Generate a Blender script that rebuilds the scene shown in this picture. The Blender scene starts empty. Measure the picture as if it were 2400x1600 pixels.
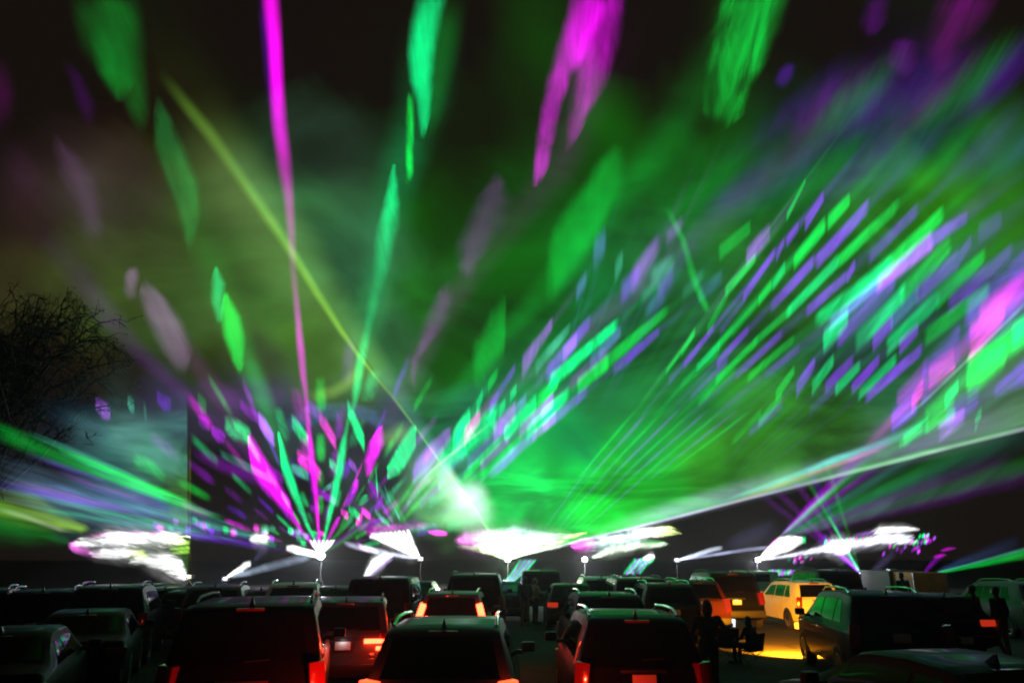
import bpy, bmesh, math, random
from mathutils import Vector, Matrix
R = math.radians
random.seed(7)
scn = bpy.context.scene
COL = scn.collection

# ------------------------------------------------------------------ camera
F_PX, CAM_H, PITCH = 1700.0, 2.5, math.atan(500/1700)
cd = bpy.data.cameras.new('camera'); cam = bpy.data.objects.new('camera', cd); COL.objects.link(cam)
cd.sensor_width = 36; cd.lens = 36*F_PX/2400; cd.clip_end = 3000; cd.clip_start = 0.05
cam.location = (0, 0, CAM_H); cam.rotation_euler = (R(90)+PITCH, 0, 0)
scn.camera = cam

# ------------------------------------------------------------------ night sky
w = bpy.data.worlds.new('World'); scn.world = w; w.use_nodes = True
nt = w.node_tree; nt.nodes.clear()
wo = nt.nodes.new('ShaderNodeOutputWorld'); bg = nt.nodes.new('ShaderNodeBackground'); bg2 = nt.nodes.new('ShaderNodeBackground')
sky = nt.nodes.new('ShaderNodeTexSky'); sky.sky_type = 'NISHITA'; sky.sun_disc = False
sky.sun_elevation = R(-6); sky.sun_rotation = R(200)
ad = nt.nodes.new('ShaderNodeAddShader')
nt.links.new(sky.outputs[0], bg.inputs[0]); bg.inputs[1].default_value = 0.006
bg2.inputs[0].default_value = (1.0, 0.68, 0.48, 1); bg2.inputs[1].default_value = 0.0075   # town glow under low cloud
nt.links.new(bg.outputs[0], ad.inputs[0]); nt.links.new(bg2.outputs[0], ad.inputs[1]); nt.links.new(ad.outputs[0], wo.inputs[0])
sd = bpy.data.lights.new('moon', 'SUN'); sd.energy = 0.004; sd.angle = R(0.5); sd.color = (0.8, 0.88, 1)
so = bpy.data.objects.new('moon', sd); COL.objects.link(so); so.rotation_euler = (R(50), 0, R(160))

vs = scn.view_settings; vs.view_transform = 'Standard'; vs.look = 'None'; vs.exposure = 0; vs.gamma = 1
cy = scn.cycles
cy.use_denoising = True; cy.denoiser = 'OPENIMAGEDENOISE'; cy.max_bounces = 5; cy.diffuse_bounces = 1; cy.glossy_bounces = 3
cy.transmission_bounces = 3; cy.transparent_max_bounces = 128; cy.volume_bounces = 0; cy.sample_clamp_indirect = 6; cy.sample_clamp_direct = 30
cy.volume_max_steps = 64; cy.caustics_reflective = False; cy.caustics_refractive = False
cy.pixel_filter_type = 'BLACKMAN_HARRIS'; cy.filter_width = 2.0
scn.render.film_transparent = False

# ------------------------------------------------------------------ pixel rays (photograph is 2400 x 1600)
CP = Vector((0, 0, CAM_H)); FW = Vector((0, math.cos(PITCH), math.sin(PITCH))); UP = Vector((0, -math.sin(PITCH), math.cos(PITCH))); RT = Vector((1, 0, 0))
def ray(px, py): return RT*((px-1200)/F_PX) + UP*((800-py)/F_PX) + FW
def at_Y(px, py, Y): d = ray(px, py); return CP + d*(Y/d.y)
def at_z(px, py, z): d = ray(px, py); return CP + d*((z-CAM_H)/d.z)
def on_plane(px, py, P, e):
    n = Vector((0, math.sin(e), math.cos(e))); d = ray(px, py)
    return CP + d*(n.dot(P-CP)/n.dot(d))

# ------------------------------------------------------------------ helpers
def link(name, me, parent=None, mat=None):
    o = bpy.data.objects.new(name, me); COL.objects.link(o)
    if parent is not None: o.parent = parent
    if mat is not None and me is not None:
        if not me.materials: me.materials.append(mat)
        elif me.materials[0] != mat: o.material_slots[0].link = 'OBJECT'; o.material_slots[0].material = mat
    return o
def tag(o, label, cat, group=None):
    o['label'] = label; o['category'] = cat
    if group: o['group'] = group
    return o
def empty(name, loc, rz=0):
    o = bpy.data.objects.new(name, None); COL.objects.link(o); o.location = loc; o.rotation_euler = (0, 0, rz); o.empty_display_size = .2
    return o
def to_mesh(bm, name='m', smooth=True, angle=35):
    bmesh.ops.recalc_face_normals(bm, faces=bm.faces)
    me = bpy.data.meshes.new(name); bm.to_mesh(me); bm.free()
    if smooth:
        me.polygons.foreach_set('use_smooth', [True]*len(me.polygons)); me.set_sharp_from_angle(angle=R(angle))
    return me
def add_box(bm, lo, hi, bev=0.0, M=None):
    x0, y0, z0 = lo; x1, y1, z1 = hi
    r = bmesh.ops.create_cube(bm, size=1); vs_ = r['verts']
    for v in vs_:
        v.co = Vector(((x0+x1)/2+v.co.x*(x1-x0), (y0+y1)/2+v.co.y*(y1-y0), (z0+z1)/2+v.co.z*(z1-z0)))
    if bev > 0:
        es = list({e for v in vs_ for e in v.link_edges})
        r2 = bmesh.ops.bevel(bm, geom=es, offset=bev, segments=2, profile=.6, affect='EDGES')
        vs_ = r2['verts'] if M else vs_
        if M: vs_ = list({v for f in r2['faces'] for v in f.verts})
    if M:
        for v in vs_: v.co = M @ v.co
def add_tube(bm, pts, rad, seg=8, cap=True):
    pts = [Vector(p) for p in pts]; n = len(pts)
    if not isinstance(rad, (list, tuple)): rad = [rad]*n
    rings = []; prev = None
    for i, p in enumerate(pts):
        t = (pts[min(i+1, n-1)]-pts[max(i-1, 0)]).normalized()
        if prev is None:
            a = Vector((0, 0, 1)) if abs(t.z) < .9 else Vector((1, 0, 0)); u = t.cross(a).normalized()
        else:
            u = (prev - t*prev.dot(t)).normalized()
        prev = u; v = t.cross(u)
        rings.append([bm.verts.new(p+(u*math.cos(2*math.pi*k/seg)+v*math.sin(2*math.pi*k/seg))*rad[i]) for k in range(seg)])
    for a, b in zip(rings, rings[1:]):
        for k in range(seg): bm.faces.new((a[k], a[(k+1) % seg], b[(k+1) % seg], b[k]))
    if cap:
        bm.faces.new(rings[0][::-1]); bm.faces.new(rings[-1])
def box_mesh(lo, hi, bev=0.0): bm = bmesh.new(); add_box(bm, lo, hi, bev); return to_mesh(bm)

# ------------------------------------------------------------------ materials
MATS = {}
def mat(name, col=(0.5, 0.5, 0.5), rough=.5, metal=0, coat=0, noise=0, nscale=8, emit=None, estr=0, bump=0, spec=.5):
    if name in MATS: return MATS[name]
    m = bpy.data.materials.new(name); m.use_nodes = True; n = m.node_tree; b = n.nodes['Principled BSDF']
    b.inputs['Base Color'].default_value = (*col, 1); b.inputs['Roughness'].default_value = rough; b.inputs['Metallic'].default_value = metal
    b.inputs['Coat Weight'].default_value = coat; b.inputs['Coat Roughness'].default_value = .035; b.inputs['Specular IOR Level'].default_value = spec
    if emit: b.inputs['Emission Color'].default_value = (*emit, 1); b.inputs['Emission Strength'].default_value = estr
    if noise or bump:
        tc = n.nodes.new('ShaderNodeTexCoord'); nz = n.nodes.new('ShaderNodeTexNoise'); nz.inputs['Scale'].default_value = nscale; nz.inputs['Detail'].default_value = 5
        n.links.new(tc.outputs['Object'], nz.inputs['Vector'])
        if noise:
            mr = n.nodes.new('ShaderNodeMapRange'); mr.inputs['From Min'].default_value = .3; mr.inputs['From Max'].default_value = .7
            mr.inputs['To Min'].default_value = 1-noise; mr.inputs['To Max'].default_value = 1+noise; n.links.new(nz.outputs[0], mr.inputs[0])
            mx = n.nodes.new('ShaderNodeVectorMath'); mx.operation = 'SCALE'; mx.inputs[0].default_value = col; n.links.new(mr.outputs[0], mx.inputs['Scale'])
            n.links.new(mx.outputs[0], b.inputs['Base Color'])
            ma = n.nodes.new('ShaderNodeMath'); ma.operation = 'MULTIPLY'; ma.inputs[1].default_value = rough; n.links.new(mr.outputs[0], ma.inputs[0]); n.links.new(ma.outputs[0], b.inputs['Roughness'])
        if bump:
            bp = n.nodes.new('ShaderNodeBump'); bp.inputs['Strength'].default_value = bump; bp.inputs['Distance'].default_value = .02; n.links.new(nz.outputs[0], bp.inputs['Height']); n.links.new(bp.outputs[0], b.inputs['Normal'])
    MATS[name] = m; return m
def paint(name, col, metal=.1): return mat('paint_'+name, col, .5, metal, .11, .08, 3, spec=.04)
BLACKP = paint('black', (.005, .005, .006)); CHAR = paint('charcoal', (.011, .011, .013)); NAVY = paint('navy', (.008, .012, .03)); DGREEN = paint('green', (.01, .022, .018))
SILVER = paint('silver', (.13, .13, .13), .3); WHITE = paint('white', (.72, .71, .69), 0); REDP = paint('red', (.07, .014, .010)); BROWN = paint('brown', (.035, .024, .016)); GREY = paint('grey', (.06, .062, .065), .4); BLUE = paint('blue', (.02, .04, .10))
GLASS = mat('dark_glass', (.003, .003, .004), .04, 0, 0, spec=.2)
TYRE = mat('tyre_rubber', (.012, .012, .012), .85, noise=.3, nscale=20); RIM = mat('rim_alloy', (.35, .35, .36), .3, .9, noise=.1)
TRIM = mat('black_trim', (.012, .012, .013), .55, noise=.2, nscale=15); CHROME = mat('chrome', (.6, .6, .6), .12, 1)
LENS_OFF = mat('red_lens', (.16, .008, .006), .15, coat=1); LENS_ON = mat('red_lens_lit', (.3, .01, .01), .3, emit=(1, .05, .015), estr=5)
LENS_DIM = mat('red_lens_glow', (.05, .004, .004), .3, emit=(1, .05, .015), estr=.45)
LENS_HOT = mat('red_lens_bright', (.3, .01, .01), .3, emit=(1, .03, .010), estr=26)
HEAD = mat('head_lens', (.25, .25, .26), .12, coat=1); AMBER = mat('amber_lens_lit', (.5, .2, .02), .3, emit=(1, .35, .02), estr=5)
PLATE = mat('plate', (.62, .62, .58), .45, noise=.06); PLATE_ON = mat('plate_lit', (.7, .65, .5), .5, emit=(1, .8, .55), estr=.9)
PLATE_ORANGE = mat('plate_lamp', (.7, .6, .4), .5, emit=(1, .5, .1), estr=.7)

# ------------------------------------------------------------------ ground
def ground():
    m = bpy.data.materials.new('asphalt'); m.use_nodes = True; n = m.node_tree; b = n.nodes['Principled BSDF']
    tc = n.nodes.new('ShaderNodeTexCoord')
    n1 = n.nodes.new('ShaderNodeTexNoise'); n1.inputs['Scale'].default_value = .35; n1.inputs['Detail'].default_value = 6
    n2 = n.nodes.new('ShaderNodeTexNoise'); n2.inputs['Scale'].default_value = 45; n2.inputs['Detail'].default_value = 3
    n3 = n.nodes.new('ShaderNodeTexVoronoi'); n3.feature = 'DISTANCE_TO_EDGE'; n3.inputs['Scale'].default_value = .22
    for q in (n1, n2, n3): n.links.new(tc.outputs['Object'], q.inputs['Vector'])
    r = n.nodes.new('ShaderNodeValToRGB'); r.color_ramp.elements[0].position = .3; r.color_ramp.elements[0].color = (.032, .030, .027, 1); r.color_ramp.elements[1].position = .7; r.color_ramp.elements[1].color = (.06, .056, .049, 1)
    n.links.new(n1.outputs[0], r.inputs[0])
    cr = n.nodes.new('ShaderNodeMapRange'); cr.inputs['From Max'].default_value = .02; cr.inputs['To Min'].default_value = .55; cr.inputs['To Max'].default_value = 1; n.links.new(n3.outputs[0], cr.inputs[0])
    g = n.nodes.new('ShaderNodeMapRange'); g.inputs['From Min'].default_value = .3; g.inputs['From Max'].default_value = .7; g.inputs['To Min'].default_value = .7; g.inputs['To Max'].default_value = 1.25; n.links.new(n2.outputs[0], g.inputs[0])
    mu = n.nodes.new('ShaderNodeMath'); mu.operation = 'MULTIPLY'; n.links.new(cr.outputs[0], mu.inputs[0]); n.links.new(g.outputs[0], mu.inputs[1])
    sc = n.nodes.new('ShaderNodeVectorMath'); sc.operation = 'SCALE'; n.links.new(r.outputs[0], sc.inputs[0]); n.links.new(mu.outputs[0], sc.inputs['Scale']); n.links.new(sc.outputs[0], b.inputs['Base Color'])
    b.inputs['Roughness'].default_value = .9; b.inputs['Specular IOR Level'].default_value = .1; bp = n.nodes.new('ShaderNodeBump'); bp.inputs['Strength'].default_value = .4; bp.inputs['Distance'].default_value = .01
    n.links.new(n2.outputs[0], bp.inputs['Height']); n.links.new(bp.outputs[0], b.inputs['Normal'])
    me = bpy.data.meshes.new('ground'); N = 24; S = 380
    me.from_pydata([(-S+2*S*i/N, -S+2*S*j/N, 0) for j in range(N+1) for i in range(N+1)], [], [(j*(N+1)+i, j*(N+1)+i+1, (j+1)*(N+1)+i+1, (j+1)*(N+1)+i) for j in range(N) for i in range(N)])
    o = link('parking_lot', me, None, m); o['kind'] = 'structure'
ground()

# ------------------------------------------------------------------ cars (rear bumper at y = 0, front towards +y)
def interp(t, y):
    if y <= t[0][0]: return t[0][1]
    for (a, b), (c, d) in zip(t, t[1:]):
        if y <= c: return b+(d-b)*(y-a)/(c-a)
    return t[-1][1]
SPEC = {
 'suv': dict(L=4.65, W=1.86, H=1.70, belt=1.08, zb=.27, roofw=.74, top=[(0, .62), (.03, .66), (.06, .72), (.10, 1.09), (.16, 1.13), (.44, 1.60), (.52, 1.655), (.8, 1.69), (1.6, 1.70), (2.5, 1.66), (2.75, 1.61), (3.45, 1.13), (3.6, 1.08), (4.2, 1.0), (4.5, .90), (4.62, .78), (4.65, .6)], rw=(.18, .43), ws=(2.80, 3.40), sw=[(.72, .95, 1.22, 1.20), (1.29, 1.27, 2.12, 2.10), (2.19, 2.17, 3.22, 2.72)], rails=True, tl='v', r=.35),
 'bigsuv': dict(L=5.2, W=2.0, H=1.92, belt=1.18, zb=.33, roofw=.80, top=[(0, .66), (.03, .72), (.06, .8), (.10, 1.19), (.14, 1.23), (.30, 1.80), (.36, 1.87), (.6, 1.91), (2.0, 1.92), (2.9, 1.88), (3.1, 1.83), (3.75, 1.26), (3.9, 1.2), (4.8, 1.12), (5.08, 1.02), (5.18, .88), (5.2, .66)], rw=(.15, .29), ws=(3.14, 3.70), sw=[(.42, .55, 1.22, 1.20), (1.30, 1.28, 2.25, 2.23), (2.33, 2.31, 3.5, 3.05)], rails=True, tl='v', r=.39),
 'van': dict(L=5.1, W=1.98, H=1.78, belt=1.10, zb=.25, roofw=.82, top=[(0, .58), (.03, .62), (.06, .7), (.10, 1.11), (.14, 1.16), (.34, 1.68), (.42, 1.74), (.8, 1.77), (2.0, 1.78), (3.0, 1.73), (3.2, 1.68), (4.2, 1.10), (4.35, 1.05), (4.8, .92), (5.05, .78), (5.1, .58)], rw=(.16, .33), ws=(3.24, 4.14), sw=[(.46, .62, 1.45, 1.43), (1.53, 1.51, 2.5, 2.48), (2.58, 2.56, 3.9, 3.12)], rails=True, tl='v', r=.34),
 'sedan': dict(L=4.7, W=1.82, H=1.46, belt=.98, zb=.22, roofw=.72, top=[(0, .58), (.03, .63), (.06, .72), (.10, .96), (.16, 1.02), (.62, 1.06), (.74, 1.09), (1.35, 1.38), (1.5, 1.42), (2.0, 1.46), (2.6, 1.44), (2.8, 1.40), (3.55, 1.03), (3.7, .99), (4.3, .88), (4.6, .76), (4.7, .55)], rw=(.80, 1.32), ws=(2.86, 3.50), sw=[(1.10, 1.42, 1.85, 1.82), (1.92, 1.89, 3.32, 2.80)], rails=False, tl='h', r=.33),
 'hatch': dict(L=4.2, W=1.78, H=1.52, belt=1.0, zb=.23, roofw=.74, top=[(0, .56), (.03, .60), (.06, .68), (.10, 1.0), (.15, 1.05), (.50, 1.43), (.58, 1.475), (.9, 1.51), (1.6, 1.52), (2.2, 1.48), (2.4, 1.43), (3.15, 1.04), (3.3, 1.0), (3.8, .90), (4.1, .78), (4.2, .55)], rw=(.18, .48), ws=(2.46, 3.10), sw=[(.70, .92, 1.4, 1.38), (1.48, 1.46, 2.95, 2.40)], rails=False, tl='h', r=.32),
 'jeep': dict(L=4.3, W=1.88, H=1.86, belt=1.15, zb=.40, roofw=.86, top=[(0, .60), (.03, .64), (.06, .7), (.09, 1.16), (.12, 1.22), (.22, 1.76), (.27, 1.82), (.5, 1.85), (1.6, 1.86), (2.2, 1.84), (2.3, 1.80), (2.6, 1.22), (2.7, 1.16), (3.9, 1.10), (4.15, 1.02), (4.28, .84), (4.3, .62)], rw=(.13, .21), ws=(2.33, 2.57), sw=[(.36, .44, 1.0, .98), (1.08, 1.06, 1.7, 1.68), (1.78, 1.76, 2.45, 2.26)], rails=False, tl='v', r=.40),
}
def car_fn(S):
    L, W, H, belt, zb, rf = S['L'], S['W'], S['H'], S['belt'], S['zb'], S['roofw']
    wt_tab = [(0, .93), (.12, .965), (.6, 1), (L-1.2, 1), (L-.4, .95), (L-.1, .86), (L, .78)]
    def prm(y):
        w = W/2*interp(wt_tab, y); zt = interp(S['top'], y); k = max(0, min(1, (zt-belt)/(H-belt)))
        bt = min(belt, zt-.02); wt = w*(.935+(rf-.935)*k); b = zb+(.14 if y < .25 else 0)*(1-y/.25 if y < .25 else 0)+max(0, (y-L+.4))*.3
        return w, zt, k, bt, wt, b
    def ring(y):
        w, zt, k, bt, wt, b = prm(y); e = .02+.09*k; hgt = bt-b
        return [(0, b), (w*.84, b), (w*.955, b+.06*hgt), (w*.985, b+.22*hgt), (w*1.0, b+.52*hgt), (w*.99, b+.80*hgt), (w*.965, bt-.05*hgt), (w*.935, bt),
                (w*.935+(wt-w*.935)*.5+.012*k, bt+(zt-e-bt)*.5), (wt, zt-e), (wt*.965, zt-e*.35), (wt*.86, zt-e*.08), (wt*.5, zt-.004), (0, zt)]
    def top(y, f): w, zt, k, bt, wt, b = prm(y); e = .02+.09*k; return Vector((f*wt*.86, y, zt-.004-abs(f)*e*.06))
    def side(y, t, s):
        w, zt, k, bt, wt, b = prm(y); e = .02+.09*k; xm = w*.935+(wt-w*.935)*.5+.012*k; x = (w*.935*(1-2*t)+xm*2*t) if t < .5 else (xm*(2-2*t)+wt*(2*t-1))
        return Vector((s*x, y, bt+(zt-e-bt)*t))
    return prm, ring, top, side
CARP = {}
def car_parts(kind):
    if kind in CARP: return CARP[kind]
    S = SPEC[kind]; prm, ring, top, side = car_fn(S); L, W, H, r = S['L'], S['W'], S['H'], S['r']; parts = []
    ys = sorted({round(y, 3) for y, _ in S['top']} | {round(L*i/22, 3) for i in range(23)})
    bm = bmesh.new(); rings = []
    for y in ys:
        h = ring(y); rings.append([bm.verts.new((x, y, z)) for x, z in h]+[bm.verts.new((-x, y, z)) for x, z in h[-2:0:-1]])
    n = len(rings[0])
    for a, b in zip(rings, rings[1:]):
        for k in range(n): bm.faces.new((a[k], a[(k+1) % n], b[(k+1) % n], b[k]))
    bm.faces.new(rings[0]); bm.faces.new(rings[-1][::-1])
    parts.append(('body', to_mesh(bm, kind+'_body', True, 40), 'PAINT', None))
    def strip(fn, nu, nv, thick):
        bm = bmesh.new(); g = [[fn(i/nu, j/nv) for i in range(nu+1)] for j in range(nv+1)]
        nrm = (g[0][-1]-g[0][0]).cross(g[-1][0]-g[0][0]).normalized()
        return bm, g, nrm
    def pane(fn, outward, nu=6, nv=5):
        bm, g, nrm = strip(fn, nu, nv, 0)
        if nrm.dot(outward) < 0: nrm = -nrm
        V = [[bm.verts.new(p+nrm*.007) for p in row] for row in g]; V2 = [[bm.verts.new(p-nrm*.01) for p in row] for row in g]
        for j in range(nv):
            for i in range(nu): bm.faces.new((V[j][i], V[j][i+1], V[j+1][i+1], V[j+1][i]))
        edge = V[0][:]+[row[-1] for row in V[1:]]+V[-1][-2::-1]+[row[0] for row in V[-2:0:-1]]
        edge2 = V2[0][:]+[row[-1] for row in V2[1:]]+V2[-1][-2::-1]+[row[0] for row in V2[-2:0:-1]]
        for i in range(len(edge)): bm.faces.new((edge[i], edge[(i+1) % len(edge)], edge2[(i+1) % len(edge)], edge2[i]))
        return to_mesh(bm, kind+'_pane')
    a, b = S['rw']; parts.append(('rear_window', pane(lambda u, v: top(a+(b-a)*v, (2*u-1)*(.97-.04*v)), Vector((0, -1, .4))), GLASS, None))
    a2, b2 = S['ws']; parts.append(('windshield', pane(lambda u, v: top(a2+(b2-a2)*v, (2*u-1)*.97), Vector((0, 1, .5))), GLASS, None))
    for (p0, q0, p1, q1) in S['sw']:
        for s in (1, -1):
            def fn(u, v, s=s): t = .10+.80*v; ya = p0+(q0-p0)*v; yb = p1+(q1-p1)*v; return side(ya+(yb-ya)*u, t, s)
            parts.append(('side_window', pane(fn, Vector((s, 0, .2)), 5, 4), GLASS, None))
    # bumpers
    for nm, y0, y1, f in (('rear_bumper', -.07, .16, .94), ('front_bumper', L-.16, L+.03, .80)):
        parts.append((nm, box_mesh((-W/2*f, y0, S['zb']+.10), (W/2*f, y1, S['zb']+.34), .05), 'PAINT' if nm[0] == 'f' else TRIM, None))
    # lamps
    zt = S['belt']
    for s in (1, -1):
        bm = bmesh.new(); w0 = prm(.08)[0]
        if S['tl'] == 'v':
            M = Matrix.Translation((s*w0*.90, .075, zt-.13)) @ Matrix.Rotation(s*R(-6), 4, 'Y') @ Matrix.Rotation(s*R(22), 4, 'Z')
            add_box(bm, (-.10, -.055, -.20), (.10, .10, .21), .02, M)
        else:
            M = Matrix.Translation((s*w0*.82, .07, zt-.14)) @ Matrix.Rotation(s*R(12), 4, 'Z')
            add_box(bm, (-.19, -.05, -.075), (.17, .10, .075), .02, M)
        parts.append(('tail_light', to_mesh(bm), 'LENS%+d' % s, None))
        bm = bmesh.new(); wf = prm(L-.15)[0]
        M = Matrix.Translation((s*wf*.86, L-.10, interp(S['top'], L-.3)-.20)) @ Matrix.Rotation(s*R(-25), 4, 'Z'); add_box(bm, (-.2, -.1, -.07), (.16, .07, .07), .02, M)
        parts.append(('headlight', to_mesh(bm), 'HEAD', None))
        bm = bmesh.new(); ym = S['sw'][-1][2]-.12; wm = prm(ym)[0]; add_box(bm, (s*(wm+.13)-.10, ym-.03, zt+.02), (s*(wm+.13)+.10, ym+.09, zt+.16), .03); add_box(bm, (s*(wm-.02)-.05, ym, zt-.01), (s*(wm-.02)+.08, ym+.05, zt+.05), .01)
        parts.append(('mirror', to_mesh(bm), 'PAINT', None))
        if S['rails']:
            bm = bmesh.new(); y0, y1 = .75, L*.56; P_ = []
            for i in range(9):
                y = y0+(y1-y0)*i/8; w_, z_, k_, bt_, wt_, b_ = prm(y); P_.append((s*wt_*.90, y, z_+(.055 if 0 < i < 8 else -.01)))
            add_tube(bm, P_, .020, 6); parts.append(('roof_rail', to_mesh(bm), CHROME if kind == 'suv' else TRIM, None))
    parts.append(('number_plate', box_mesh((-.155, -.012, -.078), (.155, .012, .078), .004), 'PLATE', (0, .045 if S['tl'] == 'v' else -.075, .93 if S['tl'] == 'v' else S['zb']+.24)))
    bm = bmesh.new(); add_box(bm, (-.30, -.03, -.02), (.30, .05, .02), .008); parts.append(('handle_strip', to_mesh(bm), TRIM, (0, .075, 1.045 if S['tl'] == 'v' else .90)))
    bm = bmesh.new(); bw = Vector(top(S['rw'][0], 0)); tw = Vector(top(S['rw'][1], .0)); nn = Vector((0, -(tw-bw).z, (tw-bw).y)).normalized()
    add_tube(bm, [bw+nn*.02, bw+nn*.02+Vector((.30, 0, .02))], .010, 5); parts.append(('wiper', to_mesh(bm), TRIM, None))
    yt = S['rw'][1]+.14; bm = bmesh.new(); z0 = top(yt, 0).z; add_box(bm, (-.17, yt-.14, z0-.05), (.17, yt-.06, z0-.015), .008); parts.append(('brake_lamp', to_mesh(bm), LENS_OFF, None))
    bm = bmesh.new(); zz = top(yt+.10, 0).z
    vv = [bm.verts.new(p) for p in ((-.03, yt, zz-.01), (.03, yt, zz-.01), (.03, yt+.16, zz-.01), (-.03, yt+.16, zz-.01), (-.006, yt-.01, zz+.10), (.006, yt-.01, zz+.10), (.006, yt+.03, zz+.09), (-.006, yt+.03, zz+.09))]
    for f in ((0, 1, 5, 4), (1, 2, 6, 5), (2, 3, 7, 6), (3, 0, 4, 7), (4, 5, 6, 7)): bm.faces.new([vv[i] for i in f])
    parts.append(('antenna_fin', to_mesh(bm), TRIM, None))
    # wheels
    bm = bmesh.new(); prof = [(-.11, r*.62), (-.115, r*.9), (-.09, r), (.09, r), (.115, r*.9), (.11, r*.62), (.02, r*.55)]; seg = 24; rr = []
    for x, q in prof: rr.append([bm.verts.new((x, q*math.cos(2*math.pi*k/seg), q*math.sin(2*math.pi*k/seg))) for k in range(seg)])
    for a_, b_ in zip(rr, rr[1:]):
        for k in range(seg): bm.faces.new((a_[k], a_[(k+1) % seg], b_[(k+1) % seg], b_[k]))
    bm.faces.new(rr[0]); bm.faces.new(rr[-1][::-1]); tyre = to_mesh(bm, kind+'_tyre')
    bm = bmesh.new()
    for k in range(5):
        M = Matrix.Rotation(2*math.pi*k/5, 4, 'X'); add_box(bm, (.05, -.035, .03), (.085, .035, r*.60), .008, M)
    add_tube(bm, [(.06, 0, 0), (.10, 0, 0)], .055, 10)
    ring_o = [[bm.verts.new((x, q*math.cos(2*math.pi*k/24), q*math.sin(2*math.pi*k/24))) for k in range(24)] for x, q in ((.06, r*.55), (.108, r*.57), (.112, r*.63), (.07, r*.66))]
    for a_, b_ in zip(ring_o, ring_o[1:]):
        for k in range(24): bm.faces.new((a_[k], a_[(k+1) % 24], b_[(k+1) % 24], b_[k]))
    rim = to_mesh(bm, kind+'_rim')
    bm = bmesh.new(); prof = [(-.14, r*1.12), (.004, r*1.13)]; rr = [[bm.verts.new((x, q*math.cos(2*math.pi*k/28), max(q*math.sin(2*math.pi*k/28), -r*.15))) for k in range(28)] for x, q in prof]
    for k in range(28): bm.faces.new((rr[0][k], rr[0][(k+1) % 28], rr[1][(k+1) % 28], rr[1][k]))
    bm.faces.new(rr[1]); arch = to_mesh(bm, kind+'_arch', False)
    CARP[kind] = (parts, tyre, rim, arch); return CARP[kind]
def point_light(name, loc, col, watts, parent=None, rad=.05, spot=None, rot=None):
    ld = bpy.data.lights.new(name, 'SPOT' if spot else 'POINT'); ld.energy = watts; ld.color = col; ld.shadow_soft_size = rad
    if spot: ld.spot_size = R(spot); ld.spot_blend = .6
    o = bpy.data.objects.new(name, ld); COL.objects.link(o); o.location = loc
    if rot: o.rotation_euler = rot
    if parent: o.parent = parent
    return o
def car(kind, px, roof_y, col, label, rz=0, lit=None, Y=None, sc=1.0, plate=None, cat='car', head=False, glow=None):
    S = SPEC[kind]; h = S['H']*sc
    p = at_z(px, roof_y, h-.02) if Y is None else at_Y(px, 1300, Y)
    off = S['rw'][1]+.1
    root = empty('parked_car', (0, 0, 0), R(rz)); root.scale = (sc, sc, sc)
    d = Matrix.Rotation(R(rz), 3, 'Z') @ Vector((0, off*sc, 0))
    root.location = (p.x-d.x, p.y-d.y, 0)
    tag(root, label, cat, 'cars parked in rows facing the laser show')
    parts, tyre, rim, arch = car_parts(kind); W, L, r = S['W'], S['L'], S['r']
    for nm, me, m, loc in parts:
        if m == 'PAINT': m = col
        elif isinstance(m, str) and m.startswith('LENS'): m = (lit or {}).get(int(m[4:]), LENS_OFF)
        elif m == 'HEAD': m = AMBER if head else HEAD
        elif m == 'PLATE': m = PLATE
        o = link(nm, me, root, m)
        if loc: o.location = loc
    if plate:   # the little lamp above the number plate is on
        py_, pz_ = (.045, .93) if S['tl'] == 'v' else (-.075, S['zb']+.24)
        point_light('plate_lamp', (0, py_-.10, pz_+.11), plate[0], plate[1], root, .015)
    prm = car_fn(S)[0]
    for s in (1, -1):
        for yw in (.92, L-.92):
            wv = prm(yw)[0]
            a_ = link('wheel_arch', arch, root, TRIM); a_.location = (s*wv, yw, r+.01); a_.rotation_euler = (0, 0, 0 if s > 0 else math.pi)
            t_ = link('wheel', tyre, root, TYRE); t_.location = (s*(wv-.10), yw, r); t_.rotation_euler = (0, 0, 0 if s > 0 else math.pi)
            link('rim', rim, t_, RIM)
    return root

WARM = (1, .62, .25)
car('suv', -56, 1382, BLACKP, 'dark SUV cut by the left edge, its red tail light glowing', lit={1: LENS_HOT}, rz=26)
car('suv', 100, 1384, CHAR, 'dark SUV second from the left edge in the back row', rz=24)
car('suv', 258, 1374, BLACKP, 'dark SUV with glinting right side, below the white cloud of light at left', sc=1.06, rz=19)
car('hatch', 344, 1385, GREY, 'small far car glinting right of the leftmost big dark SUVs', Y=27)
car('hatch', 396, 1392, CHAR, 'small dark far car below the leftmost projector', Y=24)
car('sedan', 205, 1433, BLACKP, 'low black car just in front of the dark SUVs at left', rz=22)
car('sedan', 0, 1480, BLACKP, 'dark car roof cut by the bottom left corner', rz=22)
car('hatch', 448, 1388, BROWN, 'dull brown hatchback peeking out behind the large black SUV', Y=22)
car('suv', 505, 1373, SILVER, 'pale grey SUV behind the roof of the large black SUV', rz=14)
car('hatch', 618, 1392, SILVER, 'small silver car between two pale SUVs, rear window only', Y=23)
car('suv', 688, 1368, WHITE, 'white SUV with roof rails below the brightest laser projector', rz=12)
car('hatch', 787, 1375, SILVER, 'small far silver car right of the white SUV with roof rails')
car('bigsuv', 590, 1416, BLACKP, 'large black SUV in front at left, red glow along its right side', rz=13)
van = car('van', 812, 1408, GREY, 'dark grey car with one bright red tail light on and a lit plate', rz=9, sc=.93, plate=((.95, .95, 1), .5))
car('jeep', 893, 1357, BLACKP, 'boxy black off-roader with upright rear right of the white SUV', Y=21, sc=1.03)
car('bigsuv', 1112, 1358, CHAR, 'tall dark SUV with silvery roof edge beyond the car with two lit tail lights', Y=24.5)
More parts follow.
